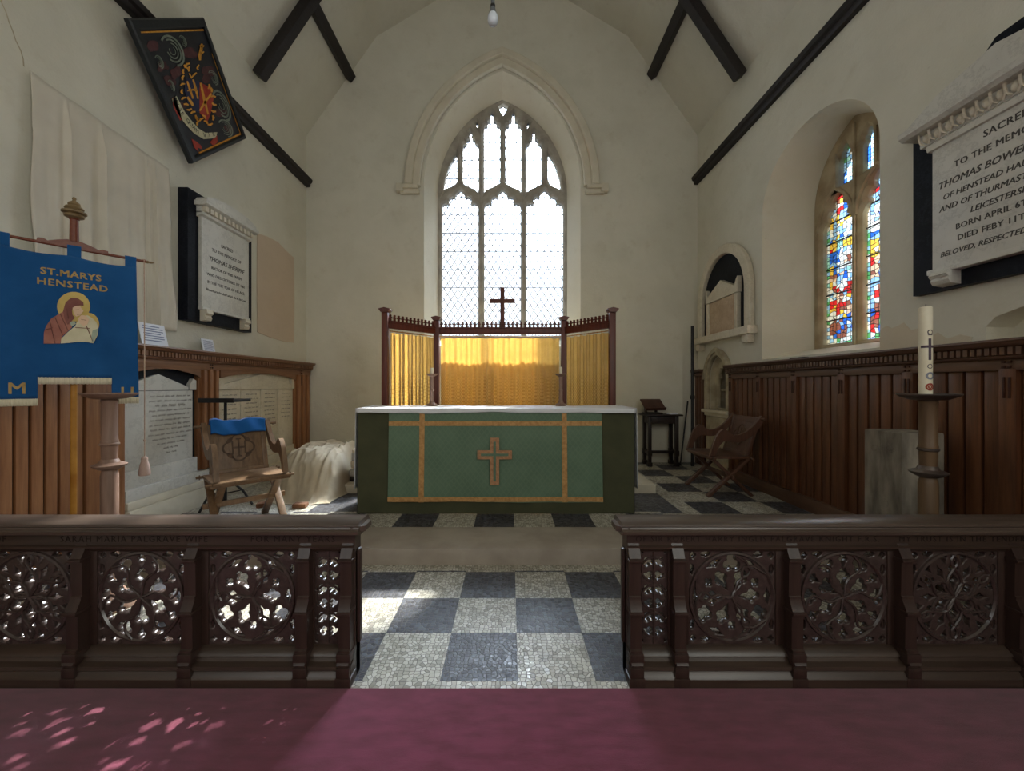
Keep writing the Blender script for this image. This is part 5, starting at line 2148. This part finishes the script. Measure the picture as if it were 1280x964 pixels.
# ================================================================== processional banner
BC = Vector((-2.747, 2.53, 2.215))
BD = Vector((0.67, 0.742, 0)).normalized()
BF = quad_mat(BD, (0, 0, 1), (BD.y, -BD.x, 0), BC)      # p along the rod, q up, n to the viewer
bn = thing('processional_banner', BF, 'blue embroidered church banner hanging from a wooden pole by the oak panelling', 'banner')
b = MB()
b.tube([(-0.012, -2.215+0.008, -0.035), (-0.010, -1.1, -0.030), (-0.006, 0.02, -0.022)], [0.017, 0.016, 0.015], 12)
b.build('pole', M['brass'], bn)
b = MB()
b.tube([(-0.46, 0.012, 0), (0.33, -0.006, 0)], 0.009, 10)
b.build('crossbar', M['red_wood'], bn)
b = MB()
b.lathe([(0, -0.02), (0.010, -0.018), (0.006, -0.008), (0.011, 0.0), (0.006, 0.012), (0.008, 0.02), (0.003, 0.035), (0, 0.04)], 12, mat=Matrix.Translation((0.335, -0.006, 0)) @ Matrix.Rotation(pi/2, 4, 'Y'))
b.build('crossbar_tip', M['finial'], bn)
b = MB()
pts = [(-0.155, 0.008), (-0.150, 0.028), (-0.125, 0.030), (-0.110, 0.020), (-0.07, 0.036), (-0.03, 0.048), (0.03, 0.046), (0.07, 0.032), (0.11, 0.014), (0.125, 0.022), (0.150, 0.018), (0.153, 0.0), (0.0, -0.006)]
b.prism([(x-0.008, y) for x, y in pts][::-1], -0.016, 0.012)
b.build('bracket', M['red_wood'], bn)
b = MB()
b.lathe([(0, 0.0), (0.022, 0.0), (0.020, 0.14), (0.026, 0.145), (0.026, 0.155), (0.018, 0.16)], 18, mat=quad_mat((1, 0, 0), (0, 0, -1), (0, 1, 0), (-0.008, 0.04, -0.002)))
b.build('pole_head', M['red_wood'], bn)
b = MB()
b.lathe([(0.018, 0.158), (0.045, 0.172), (0.048, 0.182), (0.042, 0.188), (0.058, 0.196), (0.058, 0.206), (0.045, 0.214), (0.040, 0.218), (0.046, 0.226), (0.040, 0.236), (0.026, 0.244), (0.030, 0.252), (0.026, 0.262), (0.012, 0.272), (0.008, 0.28), (0.011, 0.29), (0.006, 0.298), (0, 0.30)], 20, mat=quad_mat((1, 0, 0), (0, 0, -1), (0, 1, 0), (-0.008, 0.025, -0.002)))
b.build('finial', M['finial'], bn)


def ban_n(p, q):
    v = min(1, max(0, -q))
    return 0.018+0.012*v*sin(p*19+0.7)+0.006*sin(p*37+q*4)*v+0.016*v*sin(q*2.2)


def ban_bottom(p):
    if p < -0.150:
        return -0.945
    if p < 0.152:
        return -0.815
    return -0.945


b = MB()
nx = 60
X0, X1 = -0.318, 0.278
xs = sorted(set([X0+(X1-X0)*i/nx for i in range(nx+1)]+[-0.150, 0.152]))
nv = 30
for i in range(len(xs)-1):
    a, c = xs[i], xs[i+1]
    zb = ban_bottom((a+c)/2)

    def top(p):
        k = abs(((p-X0)/(X1-X0))*2-1)
        return -0.052-0.016*sin(pi*min(1, max(0, k)))-0.012*(p+0.02)
    rows = [('t', j/26) for j in range(27)]+([('b', j/5) for j in range(1, 6)] if zb < -0.9 else [])

    def PT(p, rw):
        q = top(p)+(-0.815-top(p))*rw[1] if rw[0] == 't' else -0.815+(zb+0.815)*rw[1]
        return (p*(1+0.05*max(0.0, -q-0.06)/0.88), q, ban_n(p, q))
    for r0_, r1_ in zip(rows, rows[1:]):
        b.b.faces.new([b.b.verts.new(PT(*k_)) for k_ in ((a, r0_), (c, r0_), (c, r1_), (a, r1_))])
bmesh.ops.remove_doubles(b.b, verts=b.b.verts, dist=0.0005)
o = b.build('cloth', M['blue'], bn, fix=False)
md = o.modifiers.new('thickness', 'SOLIDIFY')
md.thickness = 0.004
b = MB()
for p0, p1 in ((-0.318, -0.262), (-0.038, 0.022), (0.222, 0.278)):
    y = 0.012-0.0228*((p0+p1)/2+0.46)
    b.grid(lambda u, v: (p0+(p1-p0)*u, y+(-0.075)*(1-v)+0.012*v if v < 0.8 else y+0.012, 0.016-0.004*v), 4, 5)
    b.box(p0, p1, y+0.006, y+0.014, -0.014, 0.016, 0.003)
    b.box(p0, p1, y-0.06, y+0.012, 0.012, 0.0165)
b.build('hanging_loop', M['blue'], bn)
b = MB()
for p0, p1, q in ((-0.330, -0.157, -0.942), (-0.157, 0.160, -0.812), (0.160, 0.292, -0.942)):
    b.grid(lambda u, v: (p0+(p1-p0)*u, q-0.042*v-0.004*abs(sin(60*u)), ban_n(p0+(p1-p0)*u, q)+0.005+0.002*sin(90*u)), 40, 2)
o = b.build('fringe', M['fringe'], bn, fix=False)
md = o.modifiers.new('thickness', 'SOLIDIFY')
md.thickness = 0.004


def applique(name, polys, mat, dn):
    """flat pieces sewn on the banner cloth, following its waves"""
    b = MB()
    for poly in polys:
        q = poly if area2(poly) > 0 else poly[::-1]
        me = plate(q, [], 0.002, 0)
        k = len(b.b.verts)
        b.b.from_mesh(me)
        b.b.verts.ensure_lookup_table()
        for v in b.b.verts[k:]:
            v.co.z += ban_n(v.co.x, v.co.y)+dn
    return b.build(name, mat, bn, smooth=False)


def ban_text(name, lines, mat):
    b = MB()
    for s, p, q, size, sp in lines:
        me = text_mesh(s, size, 0.002, 'CENTER', sp)
        k = len(b.b.verts)
        for dx, dy in ((-0.0015, -0.001), (0.0015, -0.001), (-0.0015, 0.001), (0.0015, 0.001)):
            k2 = len(b.b.verts)
            b.b.from_mesh(me)
            b.b.verts.ensure_lookup_table()
            for v in b.b.verts[k2:]:
                v.co.x += dx
                v.co.y += dy
                v.co.z += dx*0.02
        b.b.verts.ensure_lookup_table()
        for v in b.b.verts[k:]:
            # make the strokes bolder vertically, then lay on the cloth
            v.co.x += p
            v.co.y += q
            v.co.z += ban_n(v.co.x, v.co.y)+0.006
    return b.build(name, mat, bn, smooth=False)


ban_text('lettering', [('ST.MARYS', -0.018, -0.172, 0.056, 1.06), ('HENSTEAD', -0.010, -0.236, 0.056, 1.12), ('M', -0.235, -0.885, 0.095, 1.0), ('U', 0.235, -0.912, 0.095, 1.0)], M['gold_letter'])


def epx(pts):
    """picture of the emblem (crop pixels) -> banner plane"""
    out = []
    for x, y in pts:
        u, v = x/6.4, 380+y/6.4
        k = (u-638)/500
        p = (k*BC.y-BC.x)/(BD.x-k*BD.y)
        Y = BC.y+BD.y*p
        out.append((p, 1.35+(482-v)*Y/500-BC.z))
    return out


def circ(cx, cy, rx, ry, n=26):
    return [(cx+rx*cos(2*pi*i/n), cy+ry*sin(2*pi*i/n)) for i in range(n)]


applique('halo', [epx(circ(588, 25, 132, 118))], M['halo'], 0.006)
applique('halo', [epx(circ(700, 165, 92, 92))], M['halo'], 0.0066)
applique('rose_robe', [epx([(350, 318), (352, 230), (368, 180), (410, 120), (460, 90), (510, 60), (560, 90), (580, 150), (575, 190), (545, 220), (500, 260), (480, 318)])], M['robe_pink'], 0.0085)
applique('veil', [epx([(505, 60), (525, -10), (570, -45), (620, -42), (665, -10), (668, 20), (640, 15), (600, 20), (575, 50), (580, 90), (600, 115), (560, 150), (540, 170), (515, 120)])], M['robe_brown'], 0.0105)
applique('face', [epx([(580, 35), (605, 20), (640, 22), (655, 45), (668, 62), (655, 75), (640, 95), (610, 105), (590, 85)])], M['skin'], 0.0125)
applique('child_robe', [epx([(485, 318), (490, 280), (540, 230), (600, 180), (628, 130), (650, 100), (700, 95), (740, 120), (770, 150), (785, 190), (780, 250), (745, 318), (690, 305), (620, 305), (560, 312)])], M['robe_white'], 0.0108)
applique('child_face', [epx([(622, 120), (650, 92), (690, 100), (712, 128), (700, 165), (665, 180), (640, 160)])], M['skin'], 0.0135)
applique('robe_fold', [epx([(735, 318), (775, 250), (780, 200), (740, 215), (728, 270)]), epx([(555, 150), (575, 185), (610, 160), (585, 140)])], M['robe_grey'], 0.0135)
b = MB()
for ln in ([(400, 150), (440, 318)], [(440, 110), (500, 250)], [(480, 80), (540, 210)], [(358, 210), (420, 190)], [(648, 128), (690, 135)], [(600, 190), (720, 200)], [(530, 40), (545, 120)], [(605, 52), (630, 50)], [(615, 88), (638, 86)], [(690, 180), (740, 300)]):
    b.tube([(*c, ban_n(*c)+0.0145) for c in epx(ln)], 0.0018, 5)
b.build('stitched_outline', M['robe_brown'], bn)
# cords and tassels
for s, p, L in ((1, 0.318, 1.355), (-1, -0.335, 1.28)):
    b = MB()
    b.tube([(p, 0.0, 0.006), (p+0.002, -L*0.5, 0.012), (p+0.002, -L, 0.012)], 0.0035, 6)
    b.tube([(p+0.010*cos(2*pi*i/12), -0.002+0.010*sin(2*pi*i/12), 0.0) for i in range(12)], 0.003, 5, True)
    b.lathe([(0, 0), (0.006, 0.003), (0.007, 0.01), (0.005, 0.018), (0, 0.02)], 10, mat=quad_mat((1, 0, 0), (0, 0, -1), (0, 1, 0), (p+0.002, -L+0.10, 0.012)))
    b.build('cord', M['cord'], bn)
    b = MB()
    b.lathe([(0, -0.135), (0.030, -0.13), (0.034, -0.12), (0.027, -0.06), (0.018, -0.03), (0.019, -0.012), (0.010, 0.0), (0, 0.004)], 16, mat=quad_mat((1, 0, 0), (0, 0, -1), (0, 1, 0), (p+0.002, -L, 0.012)))
    b.build('tassel', M['tassel'], bn)

# ================================================================== folding-leg oak armchairs
def chair(label, matrix, wood, cross=True, WID=0.275):
    t = thing('oak_armchair', matrix, label, 'chair')
    w = WID
    H = 0.435
    b = MB()
    b.box(-w-0.03, w+0.03, -0.245, 0.215, H-0.012, H+0.012, 0.006)
    b.box(-w-0.045, w+0.045, -0.215, -0.185, H-0.035, H-0.010, 0.006)
    b.build('seat', wood, t)
    # back panel leans back
    a, c = Vector((0, 0.205, H+0.005)), Vector((0, 0.335, 0.865))
    d = (c-a).normalized()
    m = quad_mat((1, 0, 0), d, Vector((1, 0, 0)).cross(d), a)
    L = (c-a).length
    bk = bpy.data.objects.new('backrest', None)
    b = MB()
    b.box(-w+0.022, w-0.022, 0.0, L-0.03, -0.011, 0.011, 0.004, m)
    bk = b.build('backrest', wood, t)
    b = MB()
    for sx in (-1, 1):
        b.box(sx*(w-0.045)-0.02, sx*(w-0.045)+0.02, 0.0, L, -0.018, 0.018, 0.005, m)
    b.box(-w+0.02, w-0.02, L-0.065, L-0.01, -0.016, 0.016, 0.005, m)
    b.box(-w+0.02, w-0.02, 0.0, 0.035, -0.016, 0.016, 0.005, m)
    b.build('back_frame', wood, t)
    if cross:
        b = MB()
        cy = L*0.50
        mm = m @ Matrix.Translation((0, cy, 0.0115))
        f4 = foil(4, 0, 0, 0.145, 0, 48)
        f4i = foil(4, 0, 0, 0.128, 0, 48)
        b.add_mesh(plate(f4, [f4i], 0.004, 0), mm)
        for k in range(4):
            b.add_mesh(plate(star([(0, 0, .4), (.5, 0, .3), (-.4, 0, .3)], 0.10*cos(pi/4+k*pi/2), 0.10*sin(pi/4+k*pi/2), 20, pi/4+k*pi/2+pi/2, 0.045), [], 0.004, 0), mm)
        for x0, x1, y0, y1 in ((-0.055, -0.043, -0.06, 0.06), (-0.006, 0.006, -0.085, 0.085), (0.043, 0.055, -0.06, 0.06), (-0.055, 0.055, -0.008, 0.008), (-0.02, 0.02, -0.085, -0.075), (-0.02, 0.02, 0.075, 0.085)):
            b.box(x0, x1, y0, y1, 0, 0.004, 0, mm)
        b.build('carved_roundel', M['chair_carving'], bk, smooth=False)
    # shaped arms
    up = [(-0.235, 0.455), (-0.205, 0.56), (-0.165, 0.665), (-0.125, 0.725), (-0.085, 0.748), (-0.045, 0.735), (-0.015, 0.705), (0.03, 0.683), (0.09, 0.685), (0.16, 0.715), (0.235, 0.775), (0.30, 0.85), (0.335, 0.895), (0.37, 0.885)]
    lo = [(0.365, 0.845), (0.31, 0.765), (0.24, 0.685), (0.16, 0.63), (0.09, 0.607), (0.02, 0.605), (-0.04, 0.615), (-0.085, 0.612), (-0.125, 0.575), (-0.155, 0.52), (-0.175, 0.455)]
    for sx in (-1, 1):
        b = MB()
        b.prism(up+lo, -0.019, 0.019, quad_mat((0, 1, 0), (0, 0, 1), (1, 0, 0), (sx*(w+0.002), 0, 0)))
        bmesh.ops.recalc_face_normals(b.b, faces=b.b.faces)
        b.build('arm', wood, t)
    for sx in (-1, 1):
        x1, x2 = sx*(w-0.005), sx*(w-0.042)
        b = MB()
        b.bar((x1, 0.20, H-0.005), (x1, -0.255, 0.0), 0.034, 0.055, (1, 0, 0), 0.006)
        b.build('leg', wood, t)
        b = MB()
        b.bar((x2, -0.20, H-0.005), (x2, 0.255, 0.0), 0.034, 0.055, (1, 0, 0), 0.006)
        b.build('leg', wood, t)
    b = MB()
    b.bar((-w-0.06, 0, 0.222), (w+0.06, 0, 0.222), 0.030, 0.045, (0, 0, 1), 0.006)
    b.build('stretcher', wood, t)
    b = MB()
    for y, z in ((-0.205, 0.432), (0.205, 0.432), (0.33, 0.86)):
        b.tube([(-w-0.075, y, z), (w+0.075, y, z)], 0.012, 10)
        for sx in (-1, 1):
            b.tube([(sx*(w+0.05), y, z-0.02), (sx*(w+0.05), y, z+0.02)], 0.004, 6)
    b.build('peg_rod', wood, t)
    return t


ca = radians(46)
cc = Vector((-2.335, 3.535, ZU))
chair('light oak armchair with carved back and a blue cloth, before the marble monuments', TRZ(cc.x, cc.y, cc.z, ca), M['chair'], WID=0.25)
chair('dark oak armchair with crossed legs beside the brown wainscot and stone niche', TRZ(2.43, 4.69, ZU, -pi/2), M['chair_dark'])

# blue cloth folded over the back of the light chair
bc = Matrix.Translation(cc) @ Matrix.Rotation(ca, 4, 'Z')
b = MB()


def bcl(u, v):
    x = -0.205+0.43*u
    s = (v-0.5)*0.27
    yb, zb = 0.335, 0.893+0.008*sin(9*u+1)+0.004*sin(21*u)
    if s < 0:
        k = -s
        return (x-0.02*k*10*0.2, yb-0.022-0.33*max(0, k-0.02)*0.95+0.006*sin(14*u+v*6), zb-max(0.0, k-0.015)*(0.92+0.04*sin(5*u))+0.002*sin(25*u))
    return (x, yb+0.02+0.3*max(0, s-0.02), zb-max(0.0, s-0.015)*0.8+0.004*sin(17*u))


b.grid(bcl, 50, 20)
o = b.build('blue_cloth', M['blue_bright'], fix=False)
o.matrix_world = bc
tag(o, 'bright blue folded cloth draped over the top of the light oak armchair', 'cloth')
md = o.modifiers.new('thickness', 'SOLIDIFY')
md.thickness = 0.022
md.offset = 1

# ================================================================== music stand behind the chair
ms_ = thing('music_stand', TRZ(-2.885, 4.05, ZU), 'black metal stand with small flat top behind the light oak armchair', 'stand')
b = MB()
b.tube([(0, 0, 0.02), (0, 0, 1.07)], 0.014, 10)
b.tube([(0, 0, 0.55), (0, 0, 0.62)], 0.020, 10)
b.build('post', M['black'], ms_)
b = MB()
b.box(-0.175, 0.175, -0.13, 0.13, 1.065, 1.095, 0.006)
b.box(-0.175, 0.175, -0.135, -0.12, 1.06, 1.105, 0.004)
b.build('desk', M['black'], ms_)
for k in range(3):
    a = radians(-110+120*k)
    b = MB()
    b.tube([(0, 0, 0.30), (0.16*cos(a), 0.16*sin(a), 0.16), (0.25*cos(a), 0.25*sin(a), 0.012)], 0.011, 8)
    b.tube([(0.012*cos(a), 0.012*sin(a), 0.14), (0.15*cos(a), 0.15*sin(a), 0.165)], 0.006, 6)
    b.build('leg', M['black'], ms_)

# ================================================================== dust sheet over a heap, bundles beside it
from mathutils import noise as mnoise


def ds(u, v):
    x = -2.66+(0.83-0.16*v)*u
    y = 4.20+1.35*v
    ex = min(1, max(0, (0.5-abs(u-0.5))*2/0.30))
    ey = min(1, max(0, v/0.34))*min(1, max(0, (1-v)/0.15))
    s = lambda k: k*k*(3-2*k)
    h = 0.45*s(ex)*(0.25+0.75*s(ey))*s(min(1, ey*1.6)) if True else 0
    h *= 1.0-0.10*u
    h += 0.06*s(ex)*s(ey)*math.exp(-((u-0.45)/0.25)**2)
    n = 0.055*(mnoise.noise(Vector((x*2.6, y*2.6, 1.7))))+0.035*(1-2*abs(mnoise.noise(Vector((x*5.5+0.6*y, y*4.2, 4.1)))))+0.016*(1-2*abs(mnoise.noise(Vector((x*13, y*10, 9.3)))))-0.02
    fr = max(0, 1-v/0.42)
    n += fr*0.014*(sin(u*22+sin(v*9)*1.5)+0.5*sin(u*47+2+3*v))*(1 if v > 0.01 else 0.2)
    ridge = 0.055*math.exp(-((u-0.74-0.12*v)/0.035)**2)+0.035*math.exp(-((u-0.33+0.1*v)/0.03)**2)*fr
    z = max(0.006, h+n*min(1, h*6+0.25)+ridge*min(1, h*5))
    yy = y-0.06*fr*abs(mnoise.noise(Vector((x*4, 2.2, 0.4))))*2*(1-v)-0.03*(1-v)
    return (x+0.05*sin(y*7)*(abs(u-0.5)*2)**3, yy, ZU+z)


b = MB()
b.grid(ds, 130, 120)
o = b.build('dust_sheet', M['dust'], fix=False)
tag(o, 'crumpled cream dust sheet heaped over boxes on the floor beside the altar', 'dust sheet')
md = o.modifiers.new('thickness', 'SOLIDIFY')
md.thickness = 0.004

# folded cloth bundle and boxes standing on the footpace end
bd = thing('cloth_bundle', TRZ(-1.725, 4.84, 0.222), 'pile of grey folded cloths on the stone step between dust sheet and altar', 'cloth pile')
zz = 0.0
for i, (h, mt_) in enumerate(((0.06, 'black_wood'), (0.10, 'packing'), (0.08, 'dust'), (0.09, 'packing'), (0.07, 'dust'))):
    b = MB()
    ph = i*1.7
    b.box(-0.17+0.01*i, 0.17-0.012*(i % 2), -0.16, 0.16, 0, h-0.004, 0.018)
    bmesh.ops.subdivide_edges(b.b, edges=b.b.edges, cuts=3, use_grid_fill=True)
    for v in b.b.verts:
        v.co.z += 0.010*sin(v.co.x*22+ph)+0.008*sin(v.co.y*19+ph) if v.co.z > 0.02 else 0
        v.co.x += 0.012*sin(v.co.y*25+ph*2)
        v.co.z += zz
    b.build('folded_cloth', M[mt_], bd)
    zz += h
for (x, y, a, lab) in ((-2.12, 4.04, 0.1, 'orange-brown tile fragment sticking out from under the dust sheet hem'), (-2.50, 4.06, 0.4, 'small brown block on the floor behind the armchair legs')):
    b = MB()
    b.box(-0.065, 0.065, -0.045, 0.045, 0, 0.045, 0.012)
    o = b.build('terracotta_piece', M['brick'])
    o.matrix_world = TRZ(x, y, ZU, a)
    tag(o, lab, 'tile')

# ================================================================== credence table with book stand, dark poles
tb = thing('side_table', TRZ(2.32, 6.19, ZU), 'small dark wooden table against the end wall under a sloping book stand', 'table')
TH = 0.79
b = MB()
b.box(-0.285, 0.285, -0.17, 0.17, TH-0.025, TH, 0.008)
b.build('table_top', M['black_wood'], tb)
for sx in (-1, 1):
    for sy in (-1, 1):
        b = MB()
        x, y = sx*0.205, sy*0.11
        b.box(x-0.026, x+0.026, y-0.026, y+0.026, 0.05, TH-0.025, 0.006)
        b.box(x-0.036, x+0.036, y-0.034, y+0.034, 0.0, 0.06, 0.008)
        b.box(x-0.033, x+0.033, y-0.032, y+0.032, 0.16, 0.24, 0.008)
        b.build('leg', M['black_wood'], tb)
b = MB()
b.box(-0.20, 0.20, -0.125, -0.10, TH-0.14, TH-0.025, 0.004)
b.box(-0.20, 0.20, 0.10, 0.125, TH-0.14, TH-0.025, 0.004)
b.box(-0.22, -0.20, -0.11, 0.11, TH-0.14, TH-0.025, 0.004)
b.box(0.20, 0.22, -0.11, 0.11, TH-0.14, TH-0.025, 0.004)
b.build('apron', M['black_wood'], tb)
b = MB()
b.box(-0.20, 0.20, -0.015, 0.015, 0.18, 0.225, 0.005)
for sx in (-1, 1):
    b.box(sx*0.205-0.015, sx*0.205+0.015, -0.10, 0.10, 0.18, 0.225, 0.005)
b.build('stretcher', M['black_wood'], tb)
bs = thing('book_stand', TRZ(2.19, 6.15, ZU+TH, 0.12), 'sloping brown book rest standing on the small dark table', 'book stand')
b = MB()
b.box(-0.12, 0.12, -0.09, 0.12, 0.0, 0.025, 0.005)
b.box(-0.10, -0.07, 0.05, 0.09, 0.02, 0.17, 0.004)
b.box(0.07, 0.10, 0.05, 0.09, 0.02, 0.17, 0.004)
b.build('base', M['black_wood'], bs)
b = MB()
mm = Matrix.Translation((0, -0.08, 0.075)) @ Matrix.Rotation(radians(38), 4, 'X')
b.box(-0.165, 0.165, 0.0, 0.23, 0.0, 0.018, 0.005, mm)
b.box(-0.165, 0.165, -0.012, 0.006, -0.01, 0.045, 0.004, mm)
b.build('sloping_board', M['book'], bs)
pl = MB()
pl.box(-0.07, 0.07, -0.05, 0.05, 0, 0.02, 0.004)
o = pl.build('prayer_book', M['paper'])
o.matrix_world = TRZ(2.485, 6.13, ZU+TH, 0.3)
tag(o, 'thin pale booklet lying on the small dark table next to the book rest', 'book')

b = MB()
b.tube([(0, 0, 0), (0, 0, 2.14)], 0.022, 12)
b.lathe([(0.03, 1.02), (0.034, 1.03), (0.034, 1.07), (0.03, 1.08)], 12)
o = b.build('black_pole', M['black'])
o.location = (2.775, 6.10, ZU)
tag(o, 'tall upright black pole in the far corner below the round-arched memorial', 'pole')
b = MB()
b.tube([(0.0, -0.02, 0.0), (0.20, 0.17, 0.98)], 0.011, 10)
b.lathe([(0, 0), (0.016, 0), (0.014, 0.03), (0, 0.03)], 10, (0.0, -0.02, 0))
o = b.build('leaning_rod', M['black'])
o.location = (2.62, 6.19, ZU)
tag(o, 'thin dark rod leaning between the small table and the tall black pole', 'rod')

# pendant bulb
pb = thing('pendant_lamp', (-0.101, 2.3, 3.42), 'single pearl light bulb hanging from the roof in front of the window arch', 'lamp')
b = MB()
b.lathe([(0, 0.0), (0.014, 0.002), (0.024, 0.011), (0.030, 0.026), (0.031, 0.040), (0.028, 0.056), (0.022, 0.068), (0, 0.070)], 24)
b.build('bulb', M['bulb'], pb)
b = MB()
b.lathe([(0.024, 0.066), (0.020, 0.078), (0.014, 0.100), (0.013, 0.106), (0, 0.106)], 20)
b.build('lamp_neck', M['bulb_neck'], pb)
b = MB()
b.lathe([(0, 0.104), (0.014, 0.104), (0.014, 0.118), (0, 0.118)], 18)
b.build('lamp_ring', M['black'], pb)
b = MB()
b.tube([(0, 0, 0.116), (0, 0, 0.30)], 0.0115, 10)
b.tube([(0, 0, 0.28), (0, 0, 4.73)], 0.005, 6)
b.build('flex', M['bulb_neck'], pb)

# things on the window sill above the right panelling
b = MB()
b.box(-0.09, 0.09, -0.025, 0.025, 0.0, 0.012, 0.003)
b.box(-0.02, 0.02, -0.04, 0.04, 0.0, 0.008, 0.003)
o = b.build('iron_catch', M['black'])
o.matrix_world = TRZ(2.90, 4.02, TOPR, pi/2+0.15)
tag(o, 'small black iron fitting lying on the ledge below the stained glass', 'iron fitting')


# repeats of a kind share a group
for key, grp in (('communion_rail', 'carved oak altar rails'), ('candlestick', 'candlesticks on the altar'), ('candle_stand', 'turned floor candle stands'), ('oak_armchair', 'oak armchairs with crossed legs'), ('inscribed_monument', 'marble monuments in the panelling'), ('memorial_tablet', 'memorial tablets on black slate'), ('wainscot_panelling', 'oak wainscot lengths'), ('wall_plate_beam', 'black wall beams'), ('principal_rafter', 'black sloping rafters'), ('roof_purlin', 'slender black roof timbers'), ('terracotta_piece', 'brown pieces by the dust sheet')):
    for o in list(COL.objects):
        if o.parent is None and (o.name == key or o.name.startswith(key+'.')):
            o['group'] = grp
for o in list(COL.objects):
    if o.parent is None and (o.name == 'candle' or o.name.startswith('candle.')):
        o['group'] = 'short white altar candles'
